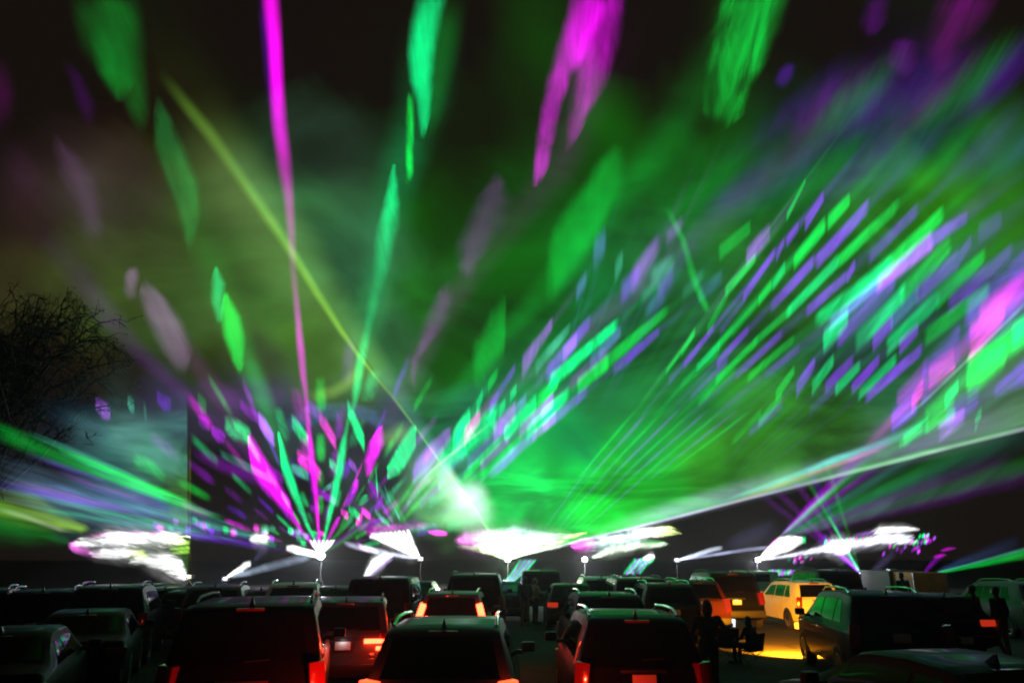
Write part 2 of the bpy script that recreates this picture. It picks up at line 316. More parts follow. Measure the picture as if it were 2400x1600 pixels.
duo = car('suv', 1060, 1390, GREY, 'grey SUV with both tall red tail lights and number plate lit', sc=.96, plate=((1, .6, .22), 1.6))
near = car('suv', 1040, 1468, SILVER, 'silver SUV at bottom centre with roof rails and dark rear window', lit={1: LENS_ON, -1: LENS_ON})
car('jeep', 1268, 1343, DGREEN, 'boxy dark truck behind the standing couple', Y=33)
car('hatch', 1338, 1375, CHAR, 'small dark car right of the standing couple', Y=27, lit={-1: LENS_DIM})
car('sedan', 1182, 1370, BLACKP, 'low black car far back, left of the standing couple', Y=31)
car('hatch', 975, 1370, CHAR, 'small dark car right of the boxy off-roader', Y=30, lit={1: LENS_DIM})
car('suv', 1408, 1353, WHITE, 'pale SUV lit orange, below the round white projector light', Y=29, lit={1: LENS_DIM})
car('van', 1500, 1352, BLACKP, 'black van with domed roof right of the small orange-lit SUV', Y=25, lit={-1: LENS_DIM})
car('suv', 1428, 1393, CHAR, 'dark SUV just beyond the nearest dark SUV with red side')
car('suv', 1566, 1384, BROWN, 'brown SUV with orange-lit windows left of the person holding a phone', Y=22.5)
car('suv', 1630, 1360, REDP, 'reddish SUV with bright orange plate behind the person holding a phone', Y=25, plate=(WARM, 1.2), lit={-1: LENS_DIM, 1: LENS_DIM})
car('bigsuv', 1712, 1352, BLACKP, 'tall black SUV with glowing plate, left of the white crossover', Y=27, plate=(WARM, 1.2))
car('suv', 1898, 1366, WHITE, 'white crossover lit amber, turned to show its left side', rz=3, plate=(WARM, .9), Y=27, sc=.95)
car('bigsuv', 1958, 1345, BLACKP, 'tall black SUV silhouetted beyond the white crossover', Y=31)
car('sedan', 2062, 1376, BROWN, 'low brown car between the white crossover and the orange-tinted box trailer', Y=23, lit={1: LENS_DIM, -1: LENS_DIM})
lamp_car = car('suv', 2066, 1394, NAVY, 'dark blue SUV near right with amber front lamp, left side glowing red', Y=15.4, rz=-8, sc=1.05, head=True)
car('suv', 1490, 1444, BLACKP, 'nearest dark SUV right of centre, left side lit red')
car('hatch', 2200, 1425, BLACKP, 'black hatchback with dim red tail light right of the dark blue SUV', lit={1: LENS_DIM}, Y=20)
car('suv', 2420, 1372, SILVER, 'silver car cut by the right edge', Y=24)
front = car('sedan', 2345, 1552, CHAR, 'grey car roof curving into the bottom right corner', rz=12)
for s in (-1, 1): point_light('tail_lamp', (s*1.06, .25, .85), (1, .03, .01), 150, near, .06, 130, (R(20), R(-90*s), 0))
point_light('front_lamp', (-.95, 4.72, .85), (1, .32, .008), 9500, lamp_car, .05, 112, (R(50), 0, R(-10)))
link('light_bar', box_mesh((.42, -.03, .97), (.96, .10, 1.05), .02), van, LENS_HOT); link('light_bar', box_mesh((.66, -.03, .84), (.90, .10, .91), .02), van, LENS_HOT); link('light_bar', box_mesh((.86, -.025, .86), (.955, .12, 1.03), .02), van, LENS_HOT)
for s in (-1, 1):
    bm = bmesh.new(); M = Matrix.Translation((s*.74, .19, 1.26)) @ Matrix.Rotation(s*R(-16), 4, 'Y') @ Matrix.Rotation(R(-26), 4, 'X'); add_box(bm, (-.075, -.06, -.21), (.075, .09, .21), .02, M); link('tail_light', to_mesh(bm), duo, LENS_HOT)
# tail lamps that shine on their surroundings
for px, py, Y, e in ((868, 1478, 13.55, 30), (1000, 1422, 17.1, 24), (1138, 1422, 17.1, 24)): 
    q = at_Y(px, py, Y); point_light('tail_lamp', q, (1, .05, .015), e, None, .05)

# box trailer far right
tr = empty('box_trailer', at_Y(2172, 1300, 38)*1); tr.location.z = 0; TRM = mat('trailer_panel_orange_lit', (.6, .15, .02), .6, noise=.12, nscale=2); AL = mat('aluminium', (.5, .5, .5), .4, .8)  # amber lamplight is put into the panel colour
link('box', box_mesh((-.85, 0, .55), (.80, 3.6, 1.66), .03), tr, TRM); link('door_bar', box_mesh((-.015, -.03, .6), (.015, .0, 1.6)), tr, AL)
for s in (-1, 1):
    link('corner_trim', box_mesh((s*.84-.03, -.012, .55), (s*.84+.03, .02, 1.64)), tr, AL)
    t_ = link('wheel', CARP['suv'][1], tr, TYRE); t_.location = (s*.95, 1.9, .35); t_.rotation_euler = (0, 0, 0 if s > 0 else math.pi); link('rim', CARP['suv'][2], t_, RIM)
    link('tail_light', box_mesh((s*.7-.06, -.02, .6), (s*.7+.06, .01, .68), .005), tr, LENS_OFF)
tag(tr, 'box trailer with dull orange light painted on at far right beneath green beams', 'trailer')
tr2 = empty('box_trailer', at_Y(2112, 1300, 40)); tr2.location.z = 0; link('box', box_mesh((-.8, 0, .5), (.8, 3.2, 1.70), .03), tr2, mat('grey_panel', (.035, .035, .05), .6, noise=.1)); link('roof_vent', box_mesh((-.2, 1, 1.69), (.2, 1.4, 1.78), .02), tr2, AL)
for s in (-1, 1):
    t_ = link('wheel', CARP['suv'][1], tr2, TYRE); t_.location = (s*.9, 1.7, .35); t_.rotation_euler = (0, 0, 0 if s > 0 else math.pi); link('rim', CARP['suv'][2], t_, RIM)
tag(tr2, 'grey box trailer left of the orange-tinted one', 'trailer')
tr3 = empty('box_trailer', at_Y(1782, 1300, 42)); tr3.location.z = 0; link('box', box_mesh((-.9, 0, .5), (.9, 3.2, 1.62), .08), tr3, mat('camper_panel', (.6, .55, .5), .5, noise=.1)); link('window', box_mesh((-.4, -.012, 1.1), (.4, .01, 1.5), .005), tr3, GLASS)
for s in (-1, 1):
    t_ = link('wheel', CARP['suv'][1], tr3, TYRE); t_.location = (s*.9, 1.7, .35); t_.rotation_euler = (0, 0, 0 if s > 0 else math.pi); link('rim', CARP['suv'][2], t_, RIM)
tag(tr3, 'small pale camper trailer beyond the white crossover', 'trailer')

# ------------------------------------------------------------------ people (one continuous remeshed body each)
SKIN = mat('skin', (.42, .26, .18), .55, noise=.06); HAIR = mat('hair', (.025, .018, .012), .6, noise=.3, nscale=40)
def capsule(bm, a, b, ra, rb, seg=10):
    a, b = Vector(a), Vector(b); d = (b-a).normalized(); P_ = []; Q_ = []
    for t in (-1, -.7, 0): P_.append(a+d*ra*t); Q_.append(ra*math.sqrt(max(0, 1-t*t))+.001)
    for t in (0, .7, 1): P_.append(b+d*rb*t); Q_.append(rb*math.sqrt(max(0, 1-t*t))+.001)
    add_tube(bm, P_, Q_, seg)
def ball(bm, c, sx, sy, sz):
    r = bmesh.ops.create_icosphere(bm, subdivisions=2, radius=1)
    for v in r['verts']: v.co = Vector((c[0]+v.co.x*sx, c[1]+v.co.y*sy, c[2]+v.co.z*sz))
def hand(bm, w, d, up, grip=.0):
    w, d, up = Vector(w), Vector(d).normalized(), Vector(up).normalized(); sd_ = d.cross(up)
    ball(bm, w+d*.045, .03, .03, .03); capsule(bm, w, w+d*.08, .026, .032)
    for k, ln in enumerate((.062, .072, .068, .052)):
        b0 = w+d*.09+sd_*(.033-.022*k); b1 = b0+d*ln*.55-up*grip*ln*.4; b2 = b1+d*ln*.45*(1-grip)-up*(.2+grip)*ln*.5; capsule(bm, b0, b1, .0105, .0098, 6); capsule(bm, b1, b2, .0098, .0085, 6)
    t0 = w+d*.03+sd_*.032; t1 = t0+sd_*.035+d*.03; capsule(bm, t0, t1, .013, .0115, 6); capsule(bm, t1, t1+d*.035-up*.01, .0115, .0095, 6)
def person(loc, rz, label, J, shirt, trousers, hair=HAIR, shoe=None, hood=False, k=1.0):
    """J: joints in the body's own space, facing +y, feet near z = 0"""
    bm = bmesh.new(); V = {a: Vector(b) for a, b in J.items()}
    pel, ch, nk, hd = V['pelvis'], V['chest'], V['neck'], V['head']
    capsule(bm, pel+Vector((-.07, 0, 0)), pel+Vector((.07, 0, 0)), .125, .125, 14); m1 = (pel+ch)/2
    capsule(bm, pel, m1, .13, .135, 14); capsule(bm, m1+Vector((-.05, 0, 0)), ch+Vector((-.08, 0, 0)), .115, .125, 12); capsule(bm, m1+Vector((.05, 0, 0)), ch+Vector((.08, 0, 0)), .115, .125, 12)
    capsule(bm, ch, nk, .11, .062, 12); capsule(bm, nk, hd, .058, .055, 10)
    ball(bm, hd+Vector((0, .005, .06)), .078, .098, .118); ball(bm, hd+Vector((0, .075, -.005)), .05, .04, .055)
    ball(bm, hd+Vector((0, .108, .045)), .014, .02, .022)
    for s in (-1, 1): ball(bm, hd+Vector((s*.078, .0, .05)), .012, .02, .032)
    ball(bm, hd+Vector((0, -.02, .085)), .088, .100, .112)
    if hood: ball(bm, hd+Vector((0, -.03, .02)), .105, .11, .16)
    for s, t in (('l', -1), ('r', 1)):
        sh = V['sh_'+s]; el = V['el_'+s]; wr = V['wr_'+s]; hp = V['hip_'+s]; kn = V['kn_'+s]; an = V['an_'+s]
        capsule(bm, ch+Vector((t*.08, 0, .06)), sh, .085, .075); capsule(bm, sh, el, .068, .052); capsule(bm, el, wr, .050, .036)
        hand(bm, wr, (wr-el), Vector((0, 1, .2)) if abs((wr-el).normalized().y) < .8 else Vector((0, 0, 1)), .5)
        capsule(bm, hp, kn, .100, .070); capsule(bm, kn, an, .066, .046); td = Vector((t*.03, .19, -.0)); capsule(bm, an+Vector((0, -.03, -.035)), an+td+Vector((0, 0, -.04)), .045, .040)
    me = bpy.data.meshes.new('raw'); bm.to_mesh(me); bm.free(); tmp = bpy.data.objects.new('raw', me); COL.objects.link(tmp)
    md = tmp.modifiers.new('r', 'REMESH'); md.mode = 'VOXEL'; md.voxel_size = .013; md.use_smooth_shade = True
    sm = tmp.modifiers.new('s', 'SMOOTH'); sm.iterations = 3; sm.factor = .5
    dg = bpy.context.evaluated_depsgraph_get(); me2 = bpy.data.meshes.new_from_object(tmp.evaluated_get(dg)); bpy.data.objects.remove(tmp); bpy.data.meshes.remove(me)
    for m in (shirt, trousers, SKIN, hair, shoe or TRIM): me2.materials.append(m)
    hips = (V['hip_l']+V['hip_r'])/2; segs_leg = [(V['hip_'+s], V['kn_'+s]) for s in 'lr']+[(V['kn_'+s], V['an_'+s]) for s in 'lr']
    def dseg(p, a, b): t = max(0, min(1, (p-a).dot(b-a)/(b-a).length_squared)); return (p-(a+(b-a)*t)).length
    ids = []
    for pl in me2.polygons:
        c = pl.center; i = 0
        if (c-(hd+Vector((0, 0, .06)))).length < .17 and c.z > nk.z+.035: i = 3 if (c.z > hd.z+.10 or c.y < hd.y+.015) else 2
        elif min((c-V['wr_'+s]-(V['wr_'+s]-V['el_'+s]).normalized()*.09).length for s in 'lr') < .085: i = 2
        elif min((c-V['an_'+s]-Vector((0, .08, -.05))).length for s in 'lr') < .14 and c.z < min(V['an_l'].z, V['an_r'].z)+.05: i = 4
        elif min(dseg(c, a, b) for a, b in segs_leg) < min(dseg(c, pel, ch), min(dseg(c, V['sh_'+s], V['el_'+s]) for s in 'lr'), min(dseg(c, V['el_'+s], V['wr_'+s]) for s in 'lr'))-.02: i = 1
        ids.append(i)
    me2.polygons.foreach_set('material_index', ids)
    o = bpy.data.objects.new('person', me2); COL.objects.link(o); o.location = loc; o.rotation_euler = (0, 0, rz); o.scale = (k, k, k)
    tag(o, label, 'person'); return o
def stand(**kw):
    J = dict(pelvis=(0, 0, .95), chest=(0, .01, 1.30), neck=(0, 0, 1.48), head=(0, .03, 1.56), sh_l=(-.19, 0, 1.40), sh_r=(.19, 0, 1.40), el_l=(-.25, -.02, 1.12), el_r=(.25, -.02, 1.12), wr_l=(-.25, .08, .88), wr_r=(.25, .08, .88),
             hip_l=(-.09, 0, .90), hip_r=(.09, 0, .90), kn_l=(-.10, .03, .50), kn_r=(.10, .03, .50), an_l=(-.11, 0, .085), an_r=(.11, 0, .085)); J.update(kw); return J
C_DARK = mat('dark_jacket', (.012, .012, .013), .8, noise=.2, nscale=30); C_PANT = mat('dark_trousers', (.014, .014, .018), .85, noise=.2, nscale=30)
C_OLIVE = mat('olive_jacket', (.05, .045, .02), .85, noise=.2, nscale=30); C_TAN = mat('tan_trousers', (.30, .22, .13), .85, noise=.15, nscale=30)
C_CREAM = mat('cream_coat', (.55, .42, .28), .85, noise=.15, nscale=30); C_RED = mat('rust_jacket', (.16, .06, .035), .85, noise=.2, nscale=30); C_BLOND = mat('fair_hair', (.40, .27, .13), .6, noise=.25, nscale=40)
g = at_z(1231, 1467, 0); person(g, R(8), 'person in olive jacket and tan trousers standing by the boxy dark truck', stand(wr_l=(-.16, .2, 1.02), wr_r=(.16, .2, 1.02)), C_OLIVE, C_TAN)
g = at_z(1254, 1462, 0); person(g, R(-60), 'person in pale cream coat standing beside the one in tan trousers', stand(el_r=(.28, .08, 1.16), wr_r=(.22, .3, 1.2)), C_CREAM, C_PANT, C_BLOND, k=.95)
# person stretching an arm out with a phone
g = at_Y(1645, 1300, 14.3); g.z = 0
pp = person(g, R(0), 'dark figure stretching out an arm with a glowing phone', stand(chest=(.03, .03, 1.26), neck=(.03, .05, 1.44), head=(.04, .09, 1.52), sh_l=(-.19, .02, 1.36), sh_r=(.22, .05, 1.36), el_r=(.36, .16, 1.20), wr_r=(.50, .30, 1.22), el_l=(-.29, .03, 1.10), wr_l=(-.24, .18, .9), an_l=(-.16, -.06, .085), kn_l=(-.12, .04, .5)), C_DARK, C_PANT, hood=True, k=1.0)
ph = link('phone', box_mesh((-.037, -.005, -.075), (.037, .005, .075), .004), None, TRIM); ph.location = Vector(g)+Vector((.60, .37, 1.27)); ph.rotation_euler = (R(-14), R(10), 0)
scrn = link('screen', box_mesh((-.033, -.0075, -.069), (.033, -.0055, .069)), ph, mat('phone_screen', (.1, .1, .1), .3, emit=(.9, .95, 1), estr=1.6)); tag(ph, 'glowing phone held out above the empty folding chair', 'phone')
# folding chairs
FAB = mat('chair_fabric', (.02, .016, .015), .85, noise=.25, nscale=25); FRAME = mat('chair_frame', (.04, .04, .045), .4, .7)
def camp_chair(loc, rz, label):
    c = empty('folding_chair', loc, rz)
    def tub(nm, pts, r=.011): bm = bmesh.new(); add_tube(bm, pts, r, 6); link(nm, to_mesh(bm), c, FRAME)
    for s in (-1, 1):
        tub('back_post', [(s*.27, -.24, .38), (s*.29, -.34, .92)]); tub('leg', [(s*.28, -.26, .02), (s*.27, .24, .42)]); tub('leg', [(s*.28, .26, .02), (s*.27, -.24, .42)]); tub('arm_post', [(s*.28, .24, .40), (s*.29, .22, .62)])
        link('armrest', box_mesh((s*.29-.035, -.27, .615), (s*.29+.035, .25, .63), .004), c, FAB)
    for y in (-.26, .26): tub('cross_leg', [(-.28, y, .03), (.27, y, .40)], .009); tub('cross_leg', [(.28, y, .03), (-.27, y, .40)], .009)
    bm = bmesh.new(); g_ = [[bm.verts.new((-.27+.54*i/6, -.24+.48*j/4, .41-.06*math.sin(math.pi*i/6)*math.sin(math.pi*(j+.5)/5))) for i in range(7)] for j in range(5)]
    for j in range(4):
        for i in range(6): bm.faces.new((g_[j][i], g_[j][i+1], g_[j+1][i+1], g_[j+1][i]))
    bmesh.ops.solidify(bm, geom=bm.faces[:], thickness=.008); link('seat', to_mesh(bm), c, FAB)
    bm = bmesh.new(); g_ = [[bm.verts.new((-.28+.56*i/6, -.245-.10*j/4-.05*math.sin(math.pi*i/6), .42+.49*j/4)) for i in range(7)] for j in range(5)]
    for j in range(4):
        for i in range(6): bm.faces.new((g_[j][i], g_[j][i+1], g_[j+1][i+1], g_[j+1][i]))
    bmesh.ops.solidify(bm, geom=bm.faces[:], thickness=.008); link('backrest', to_mesh(bm), c, FAB)
    tag(c, label, 'folding chair'); return c
g1 = at_z(1706, 1552, 0); camp_chair(g1, R(-5), 'empty dark folding chair below the glowing phone').scale = (.9, .9, .88)
g2 = at_z(1758, 1558, 0); camp_chair(g2, R(35), 'folding chair under the seated hooded figure').scale = (.9, .9, .80)
person((g2.x, g2.y, 0), R(35), 'seated dark hooded figure in a folding chair on the orange-lit ground',
       dict(pelvis=(0, -.06, .52), chest=(0, -.12, .86), neck=(0, -.08, 1.04), head=(0, -.03, 1.12), sh_l=(-.19, -.1, .97), sh_r=(.19, -.1, .97), el_l=(-.29, .02, .72), el_r=(.29, .02, .72), wr_l=(-.2, .24, .68), wr_r=(.2, .24, .68),
            hip_l=(-.10, -.02, .50), hip_r=(.10, -.02, .50), kn_l=(-.12, .40, .50), kn_r=(.12, .40, .50), an_l=(-.12, .42, .085), an_r=(.12, .42, .085)), C_DARK, C_PANT, hood=True, k=.84)
g = at_z(2305, 1535, 0); person(g, R(40), 'person in rust jacket standing at right, dimly lit red', stand(el_l=(-.3, .1, 1.15), wr_l=(-.12, .3, 1.12)), C_RED, C_PANT)
g = at_z(2362, 1545, 0); person(g, R(20), 'person in dark jacket nearest the right edge', stand(kn_l=(-.12, .08, .5), an_l=(-.14, -.12, .085)), C_DARK, C_TAN)
g = at_Y(2106, 1300, 30); g.z = 0; person(g, R(10), 'far dark figure standing before the grey box trailer', stand(), C_DARK, C_PANT, k=1.06)

# ------------------------------------------------------------------ bare tree at left
BARK = mat('bark', (.035, .028, .022), .9, noise=.3, nscale=12, bump=.5); TWIG = mat('twig_leaf', (.03, .028, .015), .8, noise=.3, nscale=3)
def bare_tree(loc, height, spread, label, seed):
    rnd = random.Random(seed); t = empty('bare_tree', loc); tb = bmesh.new(); cb = bmesh.new()
    rv = lambda s=1: Vector((rnd.uniform(-s, s), rnd.uniform(-s, s), rnd.uniform(-s, s)))
    tp_ = [Vector((0, 0, -.1))]
    for i in range(8): tp_.append(tp_[-1]+Vector((rnd.uniform(-.15, .15), rnd.uniform(-.15, .15), height*.085)))
    add_tube(tb, tp_, [.30-.028*i for i in range(9)], 9, False)
    def limb(bm, p, q, r, n=6, wob=.12, seg=5):
        ln = (q-p).length; pts = [p.lerp(q, i/n)+(rv(wob*ln*.35) if 0 < i < n else Vector())+Vector((0, 0, .10*ln*math.sin(math.pi*i/n))) for i in range(n+1)]
        add_tube(bm, pts, [r*(1-.7*i/n) for i in range(n+1)], seg, False); return pts
    zc = height*.80
    for k in range(40):
        a = rnd.uniform(0, 2*math.pi); e = rnd.uniform(-.5, 1.4); rr = rnd.uniform(.6, 1)
        q = Vector((spread*rr*math.cos(a)*math.cos(e), spread*rr*math.sin(a)*math.cos(e), zc+height*.2*rr*math.sin(e)))
        P1 = limb(cb, tp_[rnd.randint(4, 8)], q, .10, 7)
        for m in range(15):
            i = rnd.randint(2, 7); d = (rv()+(P1[i]-Vector((0, 0, zc)))*.10).normalized(); P2 = limb(cb, P1[i], P1[i]+d*rnd.uniform(.9, 1.9), .035, 4, .15, 4)
            for s in range(6):
                j = rnd.randint(1, 4); d2 = (d*.6+rv()).normalized(); P3 = limb(cb, P2[j], P2[j]+d2*rnd.uniform(.4, .9), .02, 2, .15, 3)
                for w_ in range(2): d3 = (d2*.5+rv()).normalized(); limb(cb, P3[rnd.randint(1, 2)], P3[1]+d3*rnd.uniform(.25, .5), .016, 1, 0, 3)
    link('trunk', to_mesh(tb), t, BARK); link('crown', to_mesh(cb, smooth=False), t, TWIG); tag(t, label, 'tree')
tp = at_Y(-70, 1300, 34); tp.z = 0; bare_tree(tp, 14.6, 6.6, 'large dark bare tree at left edge against the green glow', 5)

# ------------------------------------------------------------------ laser light in smoke
# A scanned laser is a flat sheet of light; where it crosses the drifting smoke it shows. Sheets lie on planes that rise from each projector over the cars; smoke glow is painted into their emission.
def beam_material():
    m = bpy.data.materials.new('laser_light'); m.use_nodes = True; n = m.node_tree; n.nodes.clear(); L = n.links.new
    def N(t, **kw):
        q = n.nodes.new(t)
        for a, b in kw.items(): setattr(q, a, b)
        return q
    def M(op, a, b=None, clamp=False):
        q = N('ShaderNodeMath', operation=op, use_clamp=clamp)
        for i, v in enumerate((a, b)):
            if v is None: continue
            if isinstance(v, (int, float)): q.inputs[i].default_value = v
            else: L(v, q.inputs[i])
        return q.outputs[0]
    def smooth(x, lo, hi, a=0, b=1):
        q = N('ShaderNodeMapRange', interpolation_type='SMOOTHSTEP')
        for k, v in (('Value', x), ('From Min', lo), ('From Max', hi), ('To Min', a), ('To Max', b)):
            if isinstance(v, (int, float)): q.inputs[k].default_value = v
            else: L(v, q.inputs[k])
        return q.outputs[0]
    col = N('ShaderNodeAttribute', attribute_name='col'); prm = N('ShaderNodeAttribute', attribute_name='prm'); prm2 = N('ShaderNodeAttribute', attribute_name='rag'); uv = N('ShaderNodeUVMap', uv_map='UVMap')
    sp = N('ShaderNodeSeparateXYZ'); L(prm.outputs['Color'], sp.inputs[0]); s2 = N('ShaderNodeSeparateXYZ'); L(uv.outputs[0], s2.inputs[0])
    ge = N('ShaderNodeNewGeometry')
    sc = N('ShaderNodeVectorMath', operation='SCALE'); L(ge.outputs['Position'], sc.inputs[0]); L(prm.outputs['Alpha'], sc.inputs['Scale'])
    mp = N('ShaderNodeVectorMath', operation='MULTIPLY'); L(sc.outputs[0], mp.inputs[0])
    cloud = M('MAXIMUM', M('GREATER_THAN', prm2.outputs['Fac'], .4), M('LESS_THAN', prm2.outputs['Fac'], .001))
    mxv = N('ShaderNodeMix', data_type='VECTOR'); L(cloud, mxv.inputs[0]); mxv.inputs[4].default_value = (.95, .14, .42); mxv.inputs[5].default_value = (.5, .5, 1.1); L(mxv.outputs[1], mp.inputs[1])
    nz = N('ShaderNodeTexNoise'); nz.inputs['Scale'].default_value = 1; nz.inputs['Detail'].default_value = 4; nz.inputs['Roughness'].default_value = .55; nz.inputs['Distortion'].default_value = .7; L(mp.outputs[0], nz.inputs['Vector'])
    nb = N('ShaderNodeTexNoise'); nb.inputs['Scale'].default_value = .13; nb.inputs['Detail'].default_value = 3; L(ge.outputs['Position'], nb.inputs['Vector'])
    smoke = M('MULTIPLY', smooth(nz.outputs[0], .28, .72, .15, 1.8), smooth(nb.outputs[0], .3, .7, .7, 1.3))
    fv = N('ShaderNodeVectorMath', operation='MULTIPLY'); fv.inputs[1].default_value = (5.5, .25, .5); L(ge.outputs['Position'], fv.inputs[0])
    nf = N('ShaderNodeTexNoise'); nf.inputs['Scale'].default_value = 1; nf.inputs['Detail'].default_value = 3; nf.inputs['Roughness'].default_value = .6; L(fv.outputs[0], nf.inputs['Vector'])
    smoke = M('MULTIPLY', smoke, M('ADD', 1, M('MULTIPLY', M('SUBTRACT', smooth(nf.outputs[0], .3, .7, 0, 1.6), .8), M('MINIMUM', M('MULTIPLY', prm2.outputs['Fac'], .6), .14))))
    noise = M('ADD', M('MULTIPLY', M('SUBTRACT', smoke, 1), sp.outputs[2]), 1)
    # ragged borders: the smoke bites into the edge
    rag = M('MULTIPLY', M('ADD', M('SUBTRACT', nz.outputs[0], .5), M('MULTIPLY', M('SUBTRACT', nf.outputs[0], .5), .2)), M('MULTIPLY', prm2.outputs['Fac'], 1.7))
    v = s2.outputs[1]; u = s2.outputs[0]
    ev = M('ADD', M('MULTIPLY', M('MINIMUM', v, M('SUBTRACT', 1, v)), 2), rag); eu = M('ADD', M('MULTIPLY', M('MINIMUM', u, M('SUBTRACT', 1, u)), 2), rag)
    prof = M('MULTIPLY', smooth(ev, 0, sp.outputs[0]), smooth(eu, 0, sp.outputs[1]))
    tot = M('MAXIMUM', M('MULTIPLY', prof, noise), 0)
    em = N('ShaderNodeEmission'); L(col.outputs['Color'], em.inputs[0]); L(tot, em.inputs[1])
    tr = N('ShaderNodeBsdfTransparent'); ad = N('ShaderNodeAddShader'); L(em.outputs[0], ad.inputs[0]); L(tr.outputs[0], ad.inputs[1])
    o = N('ShaderNodeOutputMaterial'); L(ad.outputs[0], o.inputs['Surface'])
    try: m.cycles.emission_sampling = 'NONE'
    except Exception: pass
    return m
LASER = beam_material()
GAIN = 1.15
def light_sheet(name, parent, V, Fc, UV, C, prm, rag):
    me = bpy.data.meshes.new(name); off = parent.matrix_world.translation if False else parent.location
    me.from_pydata([tuple(Vector(v)-Vector(off)) for v in V], [], Fc)
    ul = me.uv_layers.new(name='UVMap'); vi = [l.vertex_index for l in me.loops]
    ul.data.foreach_set('uv', [c for i in vi for c in UV[i]])
    a = me.color_attributes.new('col', 'FLOAT_COLOR', 'POINT'); a.data.foreach_set('color', [x for c in C for x in (*[q*GAIN for q in c], 1)])
    b = me.color_attributes.new('prm', 'FLOAT_COLOR', 'POINT'); b.data.foreach_set('color', list(prm)*len(V))
    r = me.attributes.new('rag', 'FLOAT', 'POINT'); r.data.foreach_set('value', [rag]*len(V))
    me.materials.append(LASER); o = bpy.data.objects.new(name, me); COL.objects.link(o); o.parent = parent; return o
PROJ = dict(c=(752, 1301, 62), A=(441, 1350, 62), B=(526, 1355, 62), C=(752, 1302, 62), D=(985, 1308, 62), E=(1190, 1310, 62), F=(1371, 1310, 62), G=(1588, 1311, 62), H=(1777, 1311, 62), I=(2016, 1342, 60), J=(2205, 1345, 60), K=(845, 1364, 58), L=(1185, 1364, 58), M=(1455, 1352, 58), N=(1788, 1348, 60))
PP = {k: at_Y(*v) for k, v in PROJ.items()}
FAN = {}; CNT = [0]
FANLAB = dict(c='flat band of teal and violet rays streaming from the brightest projector to the left edge', A='wide left laser fan of teal light with white cloud from the leftmost projector', B='two thin white beams from the small projector left of the brightest one', C='burst of alternating magenta and green beams from the brightest projector', D='short white fan of tight rays leaning left, right of the brightest burst',
   E='broad green sheet of laser light sweeping overhead to the right', F='white streaky fan over the round projector light right of the green sheet', G='two thin bluish beams from a small projector at right of centre', H='white wedge with violet and magenta beams rising to the right edge',
   I='crossing thin green and violet rays behind the tall black SUV', J='green beam running to the right edge above the orange-tinted trailer', K='comb of green and violet stripes rising from behind the black off-roader', L='large comb of green and violet stripes at upper right', M='small comb of stripes below the large one at right', N='small speckled green and violet fan below the white wedge')
EPS = dict(c=5, A=17, B=12, C=21, D=13, E=18.5, F=12, G=12, H=16, I=14, J=15, K=20, L=19.5, M=17.5, N=12)
for k in PROJ:
    o = empty('laser_fan', PP[k]); tag(o, FANLAB[k], 'laser beams'); FAN[k] = o
bpy.context.view_layer.update()
G=(0, .85, .07); T=(0, .95, .26); M_=(1, 0, 1); P_=(.20, .01, .80); V_=(.34, 0, .62); K_=(1, .03, .75); W_=(1, 1, 1); BL=(.12, .25, .7); LI=(.45, .10, .95); YG=(.28, .62, .05); TE=(.06, .45, .30)
def S(fan, col, st, pts, cut='v', soft=.5, end=.25, noise=.6, ns=.7, rag=.25, wk=None):
    """one streak: centre line in photograph pixels (x, y, half width), laid on the fan's plane"""
    wk = wk or (1.25+.35*soft); soft = min(1, .25+soft*1.1); end = min(.8, .12+end*1.6) if end > .025 else end
    if st >= 1.25 and rag >= .3 and cut == 'v':
        S(fan, col, st*.13, [(q[0], q[1], q[2]*1.9, *q[3:]) for q in pts], 'v', 1, .3, .7, ns*.8, .1); soft = min(1, soft+.25)  # wider dim copy paints a soft halo round bright streaks
    CNT[0] += 1; st *= .78 if fan == 'C' and st < 1.6 else 1; e = R(EPS[fan]+((CNT[0]*37) % 101)*.012); P = PP[fan]; V = []; UV = []; C = []; n = len(pts); ln = [0]
    for a, b in zip(pts, pts[1:]): ln.append(ln[-1]+math.hypot(b[0]-a[0], b[1]-a[1]))
    NV = 2
    for i, p in enumerate(pts):
        x, y, h = p[:3]; h *= wk; s_ = st*(p[3] if len(p) > 3 else 1)
        a = pts[max(i-1, 0)]; b = pts[min(i+1, n-1)]; dx, dy = b[0]-a[0], b[1]-a[1]; q = math.hypot(dx, dy) or 1
        if cut == 'v': ox, oy = 0, 1
        elif cut == 'h': ox, oy = 1, 0
        else: ox, oy = -dy/q, dx/q
        for j in range(NV+1):
            f = (j/NV*2-1)*h; V.append(on_plane(x+ox*f, y+oy*f, P, e)); UV.append((ln[i]/ln[-1], j/NV)); C.append([c*s_ for c in (p[4] if len(p) > 4 else col)])
    Fc = [(i*(NV+1)+j, i*(NV+1)+j+1, (i+1)*(NV+1)+j+1, (i+1)*(NV+1)+j) for i in range(n-1) for j in range(NV)]
    return light_sheet('laser_beam', FAN[fan], V, Fc, UV, C, (soft, end, noise, ns), rag)
